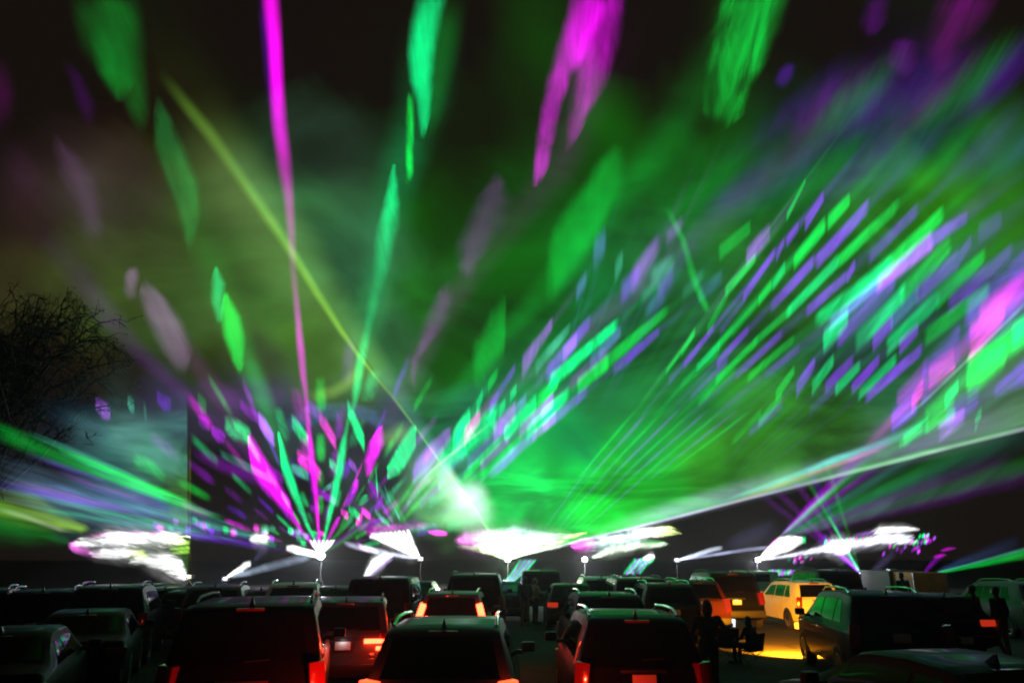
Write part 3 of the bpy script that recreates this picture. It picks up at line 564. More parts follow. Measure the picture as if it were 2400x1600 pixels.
def sheet(fan, ang0, ang1, r0, r1, ctrl, na=30, nr=24, soft=(.02, .05), noise=.45, ns=.25, name='light_sheet', rpow=1.6, de=0, k3=(.45, .92, .56)):
    """wide fan: polar grid round the projector (angles in degrees in the picture, radii in pixels), smoke glow painted as vertex colours from control points"""
    e = R(EPS[fan]-.15+de); P = PP[fan]; ax, ay, _ = PROJ[fan]; V = []; UV = []; C = []
    for i in range(na+1):
        a = R(ang0+(ang1-ang0)*i/na)
        for j in range(nr+1):
            r = r0+(r1-r0)*(j/nr)**rpow; x = ax+math.cos(a)*r; y = ay-math.sin(a)*r
            V.append(on_plane(x, y, P, e)); UV.append((.5 if soft[1] == 0 else j/nr*.5+.0 if False else 1-.5*(1-j/nr)*1.0 if False else .5+.5*(j/nr), i/na))
            ws = 0; c = [0, 0, 0]
            for (cx, cy_, r_, g_, b_) in ctrl:
                w_ = 1/(((cx-x)**2+(cy_-y)**2)**2.1+2000); ws += w_; c[0] += r_*w_; c[1] += g_*w_; c[2] += b_*w_
            C.append([max(0, c[0]/ws*k3[0]-.004), max(0, c[1]/ws*k3[1]-.008), max(0, c[2]/ws*k3[2]-.005)])
    Fc = [(i*(nr+1)+j, i*(nr+1)+j+1, (i+1)*(nr+1)+j+1, (i+1)*(nr+1)+j) for i in range(na) for j in range(nr)]
    return light_sheet(name, FAN[fan], V, Fc, UV, C, (soft[0], soft[1], noise, ns), 0)

# ---- E: the big green sheet (right edge runs to the right border, left edge is the yellow-green line)
CT = [(1500,1140,.02,.62,.05),(1600,1180,.03,.55,.05),(1330,1120,.01,.55,.10),(1450,1100,.02,.36,.05),(1400,1180,.01,.80,.07),(1250,1150,.02,.85,.20),(1300,1240,.01,.55,.10),(1550,1190,.03,.45,.06),(1650,1120,.06,.32,.03),(1500,1060,.02,.22,.06),(1350,1050,.01,.25,.10),(1750,1040,.05,.19,.02),(1900,1060,.045,.14,.03),(1950,960,.03,.09,.015),(1800,950,.04,.16,.02),(1600,930,.02,.16,.05),(1420,930,.02,.14,.06),
  (2100,930,.03,.10,.06),(2250,1010,.12,.14,.12),(2380,1000,.16,.20,.16),(2100,1040,.10,.13,.10),(1800,1150,.08,.20,.06),(2000,800,.03,.10,.05),(1900,700,.04,.14,.03),(2200,480,.035,.15,.012),(2350,520,.035,.12,.015),(2380,330,.02,.10,.02),(2050,450,.03,.12,.02),(2200,750,.03,.12,.06),
  (1750,600,.03,.14,.03),(1600,650,.03,.14,.06),(1650,430,.01,.11,.02),(1450,750,.01,.12,.04),(1200,650,.008,.08,.012),(1250,450,.004,.10,.015),(1350,330,.003,.09,.01),(1300,250,.004,.03,.005),(1100,300,.005,.02,.004),(1050,500,.008,.06,.008),(1000,700,.02,.10,.02),(950,850,.05,.12,.06),(1050,850,.01,.07,.01),(1120,1000,.03,.16,.12),
  (1000,100,0,0,0),(1500,100,0,0,0),(1600,250,0,.015,0),(1900,250,.008,.02,.015),(2100,150,.008,.006,.015),(2300,150,.012,.012,.02),(2200,300,.01,.03,.02),(1900,100,0,.004,.004),(850,150,0,.001,0),(650,100,0,0,0),(750,350,.035,.05,.045),(850,600,.04,.09,.06),(700,480,.05,.11,.06),(500,200,.005,.01,0),(880,760,.05,.13,.07),(2390,60,.005,.03,.01),(1800,450,.01,.08,.02),(2000,320,.012,.03,.04)]
sheet('E', 14.2, 125.6, 6, 1750, CT, 64, 36, (.012, .12), .75, .22)  # green smoke glow painted into the sheet's emission colours
CL = [(1000,1292,0,0,0),(1090,1296,0,0,0),(900,1285,0,0,0),(1060,1270,.02,.05,.02),(800,1275,0,0,0),(1140,1296,0,0,0),(1000,1180,.10,.35,.14),(900,1150,.02,.03,.04),(950,1230,.04,.09,.05),(1080,1160,.55,.85,.62),(1050,1200,.25,.75,.3),(1120,1230,.10,.30,.12),(860,1040,.03,.035,.05),(930,970,.05,.09,.12),(1000,960,.07,.14,.22),(980,1010,.05,.16,.14),(820,920,.06,.14,.05),(850,850,.07,.16,.04),(760,860,.04,.10,.02),(700,760,.05,.14,.02),(650,700,.06,.17,.035),(550,600,.055,.14,.03),(450,560,.05,.09,.022),(600,850,.03,.05,.02),(480,700,.06,.13,.03),(400,760,.05,.11,.025),(480,850,.025,.05,.01),
  (300,700,.055,.10,.02),(250,600,.04,.055,.02),(150,650,.04,.055,.016),(50,650,.03,.03,.012),(60,520,.022,.016,.012),(200,450,.035,.030,.026),(120,330,.020,.015,.014),(300,380,.026,.022,.016),(350,480,.035,.04,.02),(430,400,.03,.04,.012),(520,480,.05,.09,.025),(380,300,.008,.01,0),(200,200,.002,.001,.001),(50,200,.004,.001,.002),(100,850,.01,.01,.004),(300,880,.01,.012,.006),(100,950,0,0,.004),(400,950,.03,.03,.06),(600,980,.03,.03,.05),(700,1000,.03,.05,.06),(500,1130,0,0,0),(300,1100,0,0,0),(0,1100,0,0,0),(100,1000,0,0,0),(700,1150,.005,.005,.008),(600,930,.05,.04,.09)]
sheet('E', 119.5, 179.0, 60, 1560, CL, 44, 30, (.2, .10), .5, .18, de=8, k3=(.85, .95, .85))  # olive smoke glow left of the edge line, painted as emission
# yellow-green edge line and its soft glow
S('E', (.32,.78,.07), .8, [(1180,1296,3,1.3),(1150,1252,4,1.2),(1120,1200,4,.9),(1095,1165,5,.8),(1040,1095,5,.45),(980,1010,6,.25),(920,930,7,.25),(870,870,8,.4),(840,832,10,.5),(800,775,14,.55),(745,690,17,.38),(690,600,20,.38),(640,525,24,.32),(560,410,26,.22),(490,310,28,.22),(420,225,26,.12),(360,150,24,.03)], 'p', .95, .05, .25, .5, 0, .85)
S('E', (.22,.42,.12), .28, [(850,860,14,.5),(760,740,60,.7),(660,590,75,.8),(560,440,80,.6),(460,300,70,.3),(400,200,60,0)], 'p', 1, .3, .3, .4, 0)
S('E', (.35,.60,.08), .28, [(840,835,16,.5),(835,868,16,1),(815,898,14,1),(780,918,14,.8),(735,928,14,.5),(690,930,12,.1)], 'p', 1, .3, .3, .4, 0)
S('E', (.35,.60,.14), .30, [(975,1000,18,.8),(940,1015,22,1),(905,1030,20,.8),(870,1045,16,.3)], 'p', 1, .4, .3, .4, 0)
# right edge: thin pale line, second coloured line, pale haze between
S('E', (.75,.85,1), .75, [(1195,1308,2,1.2),(1330,1274,3,1),(1480,1237,3.4,1),(1600,1207,4,.9),(1750,1168,4,.5),(1900,1130,5,.35),(2060,1090,5,.3),(2250,1042,5,.35),(2420,999,6,.45)], 'v', .9, .02, .3, .5, 0)
S('E', (.08,.75,.05), .5, [(1850,1141,4,0),(2000,1103,6,.7),(2140,1068,7,1),(2240,1042,6,.6),(2420,996,7,.5)], 'v', .9, .1, .3, .5, 0)
S('E', (.45,.55,.75), .42, [(1380,1247,14,1),(1560,1200,20,1),(1700,1160,22,.6),(1900,1108,26,.35),(2100,1055,30,.4),(2280,1006,36,.55),(2420,968,40,.6)], 'v', 1, .15, .4, .4, 0)
S('E', (.15,.70,.65), .55, [(1650,1190,4,.1),(1740,1158,6,.5),(1860,1115,8,.8),(1950,1080,10,1.3),(1985,1068,9,1.1),(2045,1046,8,.7),(2120,1016,12,.4),(2180,985,16,.3)], 'v', .9, .1, .3, .7, 0)
S('E', (.75,.28,.08), .30, [(1680,1190,4,.2),(1800,1146,6,.8),(1900,1110,6,1),(2000,1075,6,.9),(2100,1036,6,.3)], 'v', .9, .1, .3, .7, 0)
S('E', (.40,.10,.70), .28, [(1940,1098,5,.3),(2030,1062,7,1),(2100,1030,10,.5)], 'v', .9, .2, .3, .7, 0)
# the white core over projector E
S('E', W_, 1.35, [(1060,1263,3,.5,(1,.15,.95)),(1100,1260,10,.7,(1,.15,.95)),(1150,1256,14,.9),(1205,1254,18,1,(.75,1,1)),(1255,1260,15,1,(.75,1,1)),(1300,1262,11,1),(1345,1256,5,.8,(.8,1,.35)),(1376,1248,2,.6,(.8,1,.35))], 'v', .8, .05, .85, 1.0, .5); S('E', W_, 1.6, [(1100,1278,3,.4,(.8,1,.35)),(1160,1272,8,.8),(1240,1272,10,1),(1300,1274,6,.8,(.8,1,.35)),(1340,1266,2,.5,(.8,1,.35))], 'v', .8, .08, .7, 1.0, .4)
S('E', (1,.25,.9), 1.3, [(1058,1264,3,1),(1090,1262,14,1),(1140,1262,20,.8),(1180,1262,20,.4)], 'v', .8, .3, .5, .8, .3)
S('E', (.8,1,.55), 2.6, [(1188,1312,4,2),(1190,1303,26,1.6),(1190,1292,62,1.2),(1196,1284,90,.9),(1205,1277,110,.5)], 'h', .5, .03, .4, .8, .3)
S('E', (.7,1,.8), 1.0, [(1050,1150,40,.4),(1090,1180,48,.6),(1120,1210,40,.5),(1160,1240,30,.3)], 'p', 1, .6, .4, .4, 0)
S('E', (.7,.95,.9), .55, [(1085,1105,24,.4),(1105,1150,32,.9),(1122,1195,26,.8),(1150,1240,14,.4)], 'h', 1, .5, .5, .5, 0)

# ---- C: the burst
S('C', M_, 1.5, [(748,1292,5,.5),(712,1251,7,.35),(693,1221,10,.7),(677,1189,20,.9),(644,1138,30,1.1),(614,1102,36,1.2),(590,1061,38,1.1),(579,1031,14,1)], 'v', .5, .02, .5, 1.1, .25)
S('C', V_, .38, [(690,1185,6,.4),(655,1150,12,.8),(620,1126,16,1),(560,1105,16,.8),(500,1080,16,.6),(451,1058,14,.6)], 'v', .8, .1, .4, 1, .2)
S('C', T, 1.35, [(750,1290,4,.5),(730,1248,8,.5),(712,1204,17,.8),(692,1153,26,1),(674,1108,32,1),(659,1061,34,1),(651,1016,9,.8)], 'v', .5, .02, .5, 1.2, .25)
S('C', (1,0,.85), 1.35, [(752,1290,3,1),(747,1251,3.5,1),(742,1183,5,1),(736,1123,7,1.1),(730,1064,7,1),(724,1013,6,.8),(720,960,6,.35),(717,924,6,.3),(712,890,8,.45),(705,820,9,.7),(700,760,8,.6),(693,690,8,.25),(686,620,9,.14),(679,500,11,.25),(668,400,15,.25),(655,290,16,.5),(648,190,15,1.1),(644,110,15,1.1),(638,40,17,.7),(632,-30,18,.6)], 'h', .85, .01, .35, .7, .1)
S('C', (.2,0,.6), .35, [(664,380,14,.3),(640,190,16,1),(628,60,16,1),(622,-30,16,1)], 'h', 1, .2, .2, .7, 0)
S('C', T, 1.3, [(754,1290,3,1),(763,1248,4,.8),(772,1207,6,.9),(784,1153,8,1),(794,1108,9,1),(803,1055,9,.9),(811,1013,6,.7),(818,974,5,.3),(827,960,6,.25),(836,908,10,.55),(848,833,11,.65),(861,772,11,.25),(882,677,15,.22),(899,595,20,.35),(909,534,21,.5),(918,480,16,.5),(921,435,11,.4),(924,385,4,.2)], 'h', .7, .01, .5, .8, .2)
S('C', G, .75, [(958,436,6,.6),(960,400,8,.9),(959,357,8,1),(961,289,10,1),(961,250,9,.8),(963,212,5,.5)], 'h', .6, .05, .7, 1.6, .38)
S('C', T, .95, [(990,326,5,.6),(994,255,15,.8),(987,190,24,1),(988,130,27,1.1),(998,50,30,.9),(1016,-30,32,.7)], 'h', .5, .08, .6, .8, .4)
S('C', G, .14, [(990,360,10,.2),(1015,240,26,.8),(1035,110,34,1),(1055,-30,36,.7)], 'h', 1, .3, .2, .7, 0)
S('C', M_, 1.1, [(755,1291,3,1),(769,1262,4,.6),(787,1227,6,.7),(797,1207,4,.7)], 'h', .6, .05, .3, 1, .1)
S('C', V_, .95, [(808,1192,7,.6),(818,1172,9,.9),(829,1150,10,1.1),(838,1118,5,1)], 'h', .6, .1, .4, 1, .2); S('C', M_, .95, [(826,1160,4,.7),(833,1140,6,1),(838,1119,3,1)], 'h', .7, .2, .4, 1, .2)
S('C', M_, 1.0, [(861,1122,4,.8),(867,1079,12,1.1),(882,1040,15,.9),(894,996,4,.9)], 'h', .5, .05, .5, .9, .25)
S('C', (.42,.05,.55), .24, [(972,928,6,.5),(968,880,8,.7),(974,840,10,.9),(995,805,14,1),(1018,758,24,.8),(1042,700,20,.8),(1050,655,8,.6)], 'h', .7, .1, .4, .8, .2)
S('C', (.42,.08,.55), .26, [(1091,668,8,.4),(1096,620,22,.9),(1112,570,38,.9),(1142,520,44,.7),(1160,470,38,.7),(1170,425,20,.7),(1172,388,5,.5)], 'h', .6, .1, .4, .6, .3)
S('C', M_, .85, [(1258,438,8,.3),(1270,380,16,.45),(1281,310,20,.6),(1294,240,22,.9),(1310,180,28,1.1),(1340,110,36,1),(1375,40,40,.8),(1400,-30,44,.6)], 'h', .5, .05, .75, 1.1, .38)
S('C', M_, .62, [(1328,360,6,.15),(1350,280,20,.4),(1378,200,34,.8),(1400,110,38,.8),(1425,20,34,.5),(1440,-30,30,.4)], 'h', .6, .1, .7, 1.1, .38)
S('C', G, .55, [(757,1292,3,1),(781,1262,5,.5),(799,1242,8,.5),(816,1222,11,.9),(828,1200,4,.9)], 'h', .6, .05, .3, 1, .1)
S('C', T, .75, [(843,1186,5,.6),(852,1172,10,.8),(860,1156,4,.8)], 'h', .6, .1, .4, 1, .2)
S('C', T, 1.0, [(907,1108,15,1),(938,1072,33,1.05),(960,1040,33,1),(976,1022,24,.9)], 'v', .22, .02, .45, .9, .15)
S('C', G, .30, [(1099,858,34,1),(1125,850,58,1),(1150,805,62,.9),(1180,765,58,.9),(1190,745,40,.6)], 'v', .5, .1, .5, .8, .2)
S('C', G, .30, [(1276,645,70,.7),(1310,600,78,.9),(1350,545,80,1),(1400,475,80,.9),(1440,410,60,.6),(1485,410,46,.3)], 'v', .35, .08, .45, .7, .15)
S('C', G, .52, [(1690,312,12,.25),(1697,260,40,.7),(1705,200,44,1),(1722,140,58,.95),(1745,70,64,.85),(1765,-30,70,.8)], 'h', .55, .08, .8, 1.2, .38)
S('C', V_, .6, [(758,1293,3,1),(787,1272,5,.6),(840,1233,9,.5),(862,1212,6,.5)], 'v', .7, .05, .3, 1, .1)
S('C', K_, 1.1, [(833,1226,8,.8),(843,1216,13,1),(851,1208,12,1)], 'v', .5, .1, .3, 1, .2); S('C', V_, .8, [(877,1194,9,.6),(890,1178,15,1),(899,1172,15,1)], 'v', .5, .1, .3, 1, .2)
S('C', LI, .62, [(964,1113,22,.9),(1000,1078,30,1.1),(1035,1040,25,1),(1061,1012,15,.9)], 'v', .3, .04, .4, .8, .15); S('C', K_, .45, [(985,1085,6,.4),(1000,1070,14,1),(1025,1050,8,.5)], 'v', 1, .4, .3, .8, .15)
S('C', G, .32, [(760,1294,3,1),(800,1270,6,.7),(860,1225,12,.6),(868,1214,8,.6)], 'v', .7, .05, .3, 1, .1)
for pts, c, st in (([(2110,190,10,.3),(2112,150,30,.9),(2120,100,28,.8),(2125,80,12,.5)], V_, .22), ([(2185,190,16,.4),(2215,110,40,.8),(2260,20,56,1),(2280,-30,60,1)], (.5,0,.5), .16), ([(2035,90,14,.6),(2045,50,26,.8),(2060,-10,24,.6)], V_, .14)): S('C', c, st, pts, 'h', .8, .2, .6, 1, .4)
# upper left beams of the burst
S('C', G, .17, [(283,240,14,.5),(276,170,36,1),(270,100,44,1),(268,40,46,.8),(262,-30,46,.8)], 'h', .6, .15, .5, .6, .4); S('C', G, .10, [(330,330,10,.2),(322,250,24,.8),(316,150,26,1),(308,40,26,.8),(296,-30,24,.8)], 'h', .8, .2, .4, .6, .2); S('C', G, .07, [(260,220,10,.2),(225,110,34,.8),(205,40,30,1),(190,-30,30,1)], 'h', .9, .3, .4, .6, .2)
S('C', (.02,.9,.16), .20, [(446,605,6,.4),(446,560,13,.7),(444,500,22,1),(428,425,32,1),(402,357,32,.9),(384,280,20,.7),(372,205,4,.5)], 'h', .5, .1, .5, .6, .3)
S('C', (.5,.25,.6), .10, [(218,600,16,.2),(218,540,24,.7),(208,470,30,.9),(186,420,34,.9),(160,370,26,.7),(130,310,8,.5)], 'h', .7, .2, .4, .6, .3); S('C', V_, .06, [(210,310,12,.4),(200,240,20,1),(178,180,16,.6),(150,130,10,.2)], 'h', .8, .3, .3, .6, .3); S('C', (.6,0,.5), .05, [(-10,320,30,.4),(5,220,26,1),(0,120,16,.5)], 'h', 1, .4, .3, .6, .2); S('C', (.4,.1,.35), .04, [(90,560,50,.3),(50,420,50,1),(20,300,40,.3)], 'h', 1, .4, .3, .6, .2)
S('C', (.55,.28,.62), .30, [(306,712,10,.2),(304,680,15,.7),(308,650,16,1),(314,620,10,.8)], 'h', .6, .2, .3, .8, .2); S('C', (.55,.32,.62), .30, [(424,880,12,.3),(410,815,32,.8),(388,755,36,1),(362,700,28,.9),(338,648,5,.8)], 'h', .5, .15, .4, .6, .2)
S('C', T, .60, [(514,760,6,.4),(509,710,14,.8),(512,665,15,1.1),(508,618,3,.8)], 'h', .6, .05, .3, .8, .2); S('C', G, .85, [(561,880,3,.5),(557,845,13,.7),(549,790,22,1),(541,740,20,1),(530,680,4,.9)], 'h', .45, .03, .35, .8, .15)
S('C', (.1,.8,.35), .09, [(650,1010,20,.5),(632,959,22,1),(612,908,20,1),(585,840,16,.9),(565,800,8,.4)], 'h', .8, .3, .3, .7, .2); S('C', V_, .14, [(440,920,10,.4),(470,900,20,.6),(540,930,26,1),(600,960,20,.6)], 'v', 1, .4, .3, .7, .2)
for c, st, pts in ((G,.16,[(500,640),(600,900),(690,1150)]),(M_,.05,[(290,620),(480,880),(660,1165)]),(G,.07,[(380,250),(520,700),(650,1010)]),(M_,.03,[(1500,-30),(1290,420),(1060,700),(890,1020),(800,1205)]),(G,.12,[(1790,-30),(1560,330),(1270,690),(1060,930),(900,1120)]),(V_,.10,[(2300,-30),(1800,420),(1350,800),(1080,1000),(880,1190)]),(T,.10,[(1030,-30),(990,250),(930,420),(870,740),(820,970)]),(V_,.10,[(60,480),(300,800),(560,1040),(680,1190)])):
    P0 = pts; S('C', c, st, [(x, y, 8+abs(1300-y)*.045, g) for (x, y), g in zip(P0, (.5, .9, 1, 1, 1))], 'h', 1, .3, .5, .5, 0)
# ring of petals
PET = [(T,.55,[(524,988,16),(550,1005,26),(590,1026,12)]),(LI,.85,[(604,978,8),(624,1006,22),(645,1036,18)]),(T,.70,[(681,982,6),(702,1010,20),(725,1040,18)]),(K_,.75,[(745,972,5),(764,1000,20),(790,1042,16)]),(T,1.0,[(812,948,8),(830,990,26),(856,1044,14)]),
 (V_,.85,[(462,976,12),(475,990,17),(492,1000,17)]),(V_,.85,[(494,1004,14),(512,1020,17),(530,1030,12)]),(G,.22,[(462,930,16),(472,946,22),(486,955,16)]),(LI,.5,[(222,944,8),(238,960,22),(262,968,16)]),(TE,.6,[(298,934,8),(306,946,20),(316,956,14)]),(TE,.4,[(336,950,12),(340,964,20),(344,978,12)]),(P_,.35,[(366,926,8),(384,944,20),(404,948,12)]),
 (K_,.8,[(694,1064,8),(722,1086,20),(755,1118,14)]),(T,.6,[(770,1080,8),(782,1092,14),(793,1104,8)]),(TE,.7,[(680,1094,10),(702,1104,14),(726,1118,10)]),(TE,.38,[(512,1058,12),(560,1084,12),(610,1110,12),(655,1136,10)]),(V_,.55,[(612,1082,8),(640,1104,14),(668,1128,12)]),(LI,.45,[(816,1078,6),(830,1094,12),(840,1112,10)]),
 (K_,.9,[(798,1196,8),(810,1206,11),(818,1208,8)]),(T,.85,[(815,1190,7),(830,1200,12),(845,1213,8)]),(K_,.85,[(846,1192,7),(858,1202,11),(870,1212,7)]),(V_,.6,[(724,1140,12),(760,1160,12),(790,1178,8)]),(V_,.5,[(726,1186,10),(740,1196,10)]),(TE,.5,[(755,1148,5),(772,1140,8),(786,1126,5)]),(V_,.55,[(862,1128,10),(880,1152,14),(890,1160,8)]),
 (T,.55,[(880,1098,6),(883,1130,22),(886,1160,8)]),(TE,.7,[(898,1132,6),(912,1168,8),(940,1220,4)]),(V_,.6,[(894,1180,8),(912,1210,8),(925,1230,4)]),(TE,.6,[(875,1190,6),(895,1215,8),(915,1232,4)]),(LI,.30,[(715,945,10),(735,960,18),(760,980,8)]),(V_,.32,[(560,942,8),(585,966,16),(610,985,8)]),(BL,.18,[(660,1000,10),(720,975,24),(820,960,26),(900,985,14)]),(V_,.35,[(840,1240,8),(868,1228,10),(905,1215,8)])]
for c, st, p in PET:
    hm_ = max(q[2] for q in p)*.92; S('C', c, st, [(x, y, hm_*f, g) for (x, y, h), f, g in zip(p, (.75, 1, .8, .7), (.9, 1.1, .9, .6))], 'v', .42, .10, .75, 1.3, .15)
rc = random.Random(11)
RAYS = [14+152*i/20 for i in range(21)]
for i, deg in enumerate(RAYS):
    a = R(deg); r = rc.uniform(70, 130); base = (T, V_, G, M_)[i % 4]
    while r < 430*(1 if abs(math.cos(a)) < .9 else .8):
        ln = (28+r*.22)*rc.uniform(.8, 1.2); h = (3+r*.034)*rc.uniform(.8, 1.15); c = base if rc.random() < .75 else P_
        pt = [(752+math.cos(a)*(r+ln*t), 1302-math.sin(a)*(r+ln*t)*.93, h*f, g) for t, f, g in ((0, .75, .5), (.4, 1, 1), (1, .85, .6))]
        S('C', c, rc.uniform(.14, .46), pt, 'v' if abs(math.cos(a)) > .35 else 'h', .6, .2, .7, 1.2, .15); r += ln*rc.uniform(1.0, 1.5)
# crossing thin rays between C and D
for (x0, y0), (x1, y1), c in (((905,1225),(1010,1075),G),((925,1225),(1025,1080),V_),((890,1200),(960,1105),TE),((930,1235),(1060,1085),G),((945,1232),(860,1100),TE),((955,1235),(905,1140),G),((930,1228),(850,1130),V_),((965,1150),(1060,1020),TE),((900,1240),(820,1170),V_)): S('C', c, .34, [(x0,y0,5,.7),((x0+x1)/2,(y0+y1)/2,6,1),(x1,y1,5,.6)], 'p', .8, .3, .4, 1, .1)
# left going band of C
rb = random.Random(3)
for i in range(26):
    f = i/25; y1 = 985+f*200; sl = (1302-y1)/752.0; x_a = rb.uniform(0, 330); x_b = x_a+rb.uniform(160, 420); c = rb.choice([TE, TE, T, P_, BL, V_]) if i > 5 else rb.choice([G, TE])
    y_at = lambda x: 1302-sl*(752-x)
    S('c', c, (.20 if i > 5 else .28)*rb.uniform(.6, 1.5), [(x_a-40,y_at(x_a-40),7,.6),((x_a+x_b)/2,y_at((x_a+x_b)/2),8,1),(x_b,y_at(x_b),5,.7)], 'v', .7, .25, .7, 1.2, .3)
S('c', (.15,.28,.42), .34, [(-30,1120,66,.6),(150,1170,48,.8),(300,1215,34,1),(420,1228,26,.8),(560,1258,14,.5)], 'v', .8, .2, .6, .7, .3)
S('c', G, .22, [(-30,1000,22,.9),(150,1072,20,.8),(300,1130,14,.7),(420,1180,8,.5),(560,1235,4,.2)], 'v', .7, .05, .5, .8, .1)
for i in range(34):
    x = rb.uniform(350, 760); y = 1218+(x-350)*.10+rb.uniform(-14, 14); S('c', rb.choice([T, V_, LI, P_, TE, K_]), rb.uniform(.3, .9), [(x,y,6),(x+8,y+4,9),(x+18,y+7,6)], 'v', .6, .3, .5, 1.5, .3)
S('C', W_, 1.3, [(582,1262,7,.5),(604,1260,12,1),(626,1260,13,1),(634,1262,8,.6)], 'v', .6, .2, .7, 1.6, .5)
S('C', W_, 3.0, [(748,1301,6,1.5),(715,1292,8,1.2),(690,1287,9,.8),(668,1283,6,.3)], 'v', .6, .05, .4, 1, .2); S('C', (.6,.75,1), .7, [(735,1302,7,1),(690,1312,10,.6),(640,1325,10,.5),(580,1342,7,.7),(530,1353,4,1)], 'v', .8, .05, .4, .8, .1)
for k, (dx, c) in enumerate(((-26,M_),(-17,T),(-5,K_),(6,T),(17,K_),(26,T),(33,V_))): S('C', (1,.9,1), 2.2, [(750,1298,3,1.6),(752+dx*.6,1280,3.5,1.2),(752+dx,1262,3,.5)], 'h', .7, .1, .2, 1, 0)

# ---- A: left fan
CA = [(430,1000,.04,.09,.10),(420,1080,.05,.11,.09),(350,1060,.07,.14,.13),(300,1000,.06,.10,.11),(430,1150,.05,.09,.03),(430,1210,.06,.10,.03),(200,1000,.03,.05,.07),(120,1000,.01,.02,.04),(250,1100,.03,.07,.08),(300,950,.03,.05,.06),(200,930,.005,.01,.02),(350,920,.01,.01,.02),(440,940,.03,.03,.06),(350,1180,.03,.06,.06),(200,1150,.015,.03,.04),(380,1240,.01,.025,.01),(250,1240,.005,.012,.015),(100,1100,.005,.01,.02),(50,1230,.0,.0,.0),(435,1300,.02,.04,.01),(420,890,0,0,0),(150,880,0,0,0)]
sheet('A', 90.0, 166, 8, 560, [(x, y, r*1.5+.006, g*1.5, b*1.9) for x, y, r, g, b in CA], 34, 30, (.02, .25), .8, .45)  # teal glow of the lit smoke painted into the vertex colours
S('A', W_, 1.5, [(162,1276,4,.7,(1,.15,.95)),(190,1269,9,.8),(250,1262,15,1),(310,1262,16,1),(370,1263,15,1),(446,1260,11,.8,(.8,1,.35))], 'v', .7, .03, .95, 1.1, .6); S('A', (1,.1,.8), .6, [(200,1258,4,.5),(260,1250,5,1),(340,1250,4,.8),(420,1254,3,.6)], 'v', 1, .2, .4, .9, .3)
S('A', W_, 1.25, [(195,1297,4,.7,(1,.15,.95)),(240,1295,10,1),(290,1295,13,1),(330,1300,11,.9,(.8,1,.35)),(356,1305,6,.7,(.8,1,.35))], 'v', .7, .1, .9, 1.1, .55); S('A', (1,.2,.9), .9, [(158,1276,6,1),(180,1284,12,.9),(215,1296,10,.5)], 'v', .8, .2, .5, .9, .4)
S('A', W_, 1.5, [(443,1349,5,2),(425,1334,20,1.3),(400,1322,22,1),(360,1315,15,.8),(300,1312,6,.5)], 'v', .6, .03, .75, 1.1, .45)
for y in (1272, 1284, 1293): S('A', YG, .9, [(395+rb.uniform(-15,10),y+2,3,.5),(425,y,5,1),(446,y-1,5,1)], 'v', .7, .1, .6, 1.6, .4)
S('A', (.4,.5,.05), .12, [(445,1330,3,.6),(445,1230,3,.8),(445,1100,3,.7),(445,1010,3,.2)], 'h', .8, .15, .6, .8, .2)
S('c', (.30,.60,.03), .55, [(-30,1180,32,.35),(70,1195,34,.5),(140,1222,22,.9),(190,1236,12,.9),(216,1240,3,.5)], 'v', .7, .05, .6, .5, .3); S('c', G, .13, [(-30,1210,50,1),(60,1238,36,.8),(140,1264,14,.5),(170,1274,6,.4)], 'v', .8, .05, .5, .5, .2); S('c', (.6,.6,.65), .16, [(-20,1186,5,.6),(60,1210,6,1),(140,1240,6,1),(170,1248,4,.4)], 'v', 1, .2, .3, .5, .1)
# ---- B
S('B', W_, 2.2, [(527,1354,3,1.6),(550,1340,6,1.2),(570,1328,9,.9),(590,1319,7,.4)], 'v', .7, .05, .4, 1.2, .2); S('B', (.2,.2,.5), .16, [(590,1318,8,1),(610,1295,12,.7),(640,1270,14,.3)], 'v', 1, .3, .3, 1, 0)
# ---- D and K near fans (white)
for i in range(9):
    f = i/8; x1 = 868+f*86; y1 = 1252-f*14; S('D', (1,.9,1), 1.5, [(984,1307,2,1.6),((984+x1)/2,(1307+y1)/2+2,4,1),(x1,y1,4,.8)], 'p', .8, .03, .5, 1.2, .1)
S('D', W_, 1.3, [(984,1308,3,1.5),(955,1285,14,.9),(925,1268,16,.9),(890,1258,10,.8),(866,1254,6,.5)], 'v', .6, .05, .7, 1.4, .4)
S('D', (.7,.75,1), 1.1, [(984,1309,3,1.4),(930,1300,5,.9),(880,1290,7,.8),(835,1280,7,.6),(800,1272,6,.3)], 'v', .7, .05, .5, 1, .2); S('D', (.95,.6,.95), .6, [(835,1279,8,1),(862,1286,7,1),(890,1293,4,.5)], 'v', .7, .2, .6, 1.2, .3)
S('D', M_, .5, [(845,1250,8,.6),(880,1240,10,.8),(930,1236,8,.7),(985,1232,8,.8),(1020,1228,5,.4)], 'v', .8, .2, .7, 1.3, .4); S('D', TE, .7, [(940,1238,9,.7),(980,1238,10,.9),(1030,1230,5,.4)], 'v', .8, .2, .7, 1.3, .4); S('D', K_, 1.5, [(1000,1244,3,.6),(1025,1248,7,1),(1050,1251,5,.8)], 'v', .6, .1, .4, 1, .2)
S('K', W_, 1.7, [(846,1362,5,.8),(858,1344,10,1),(872,1325,15,1.1),(895,1310,12,1),(926,1301,3,.6)], 'v', .5, .05, .5, 1.2, .3); S('K', (.6,.4,1), .6, [(850,1360,6,.8),(880,1332,10,1),(925,1305,5,.5)], 'v', .8, .1, .4, 1, .2)
for i in range(7): S('L', LI if i % 2 else T, .9, [(1180+i*3,1366,2,.8),(1205+i*5,1335,3,1),(1222+i*6,1308,2.5,.9)], 'p', .7, .05, .4, 1.2, .1)
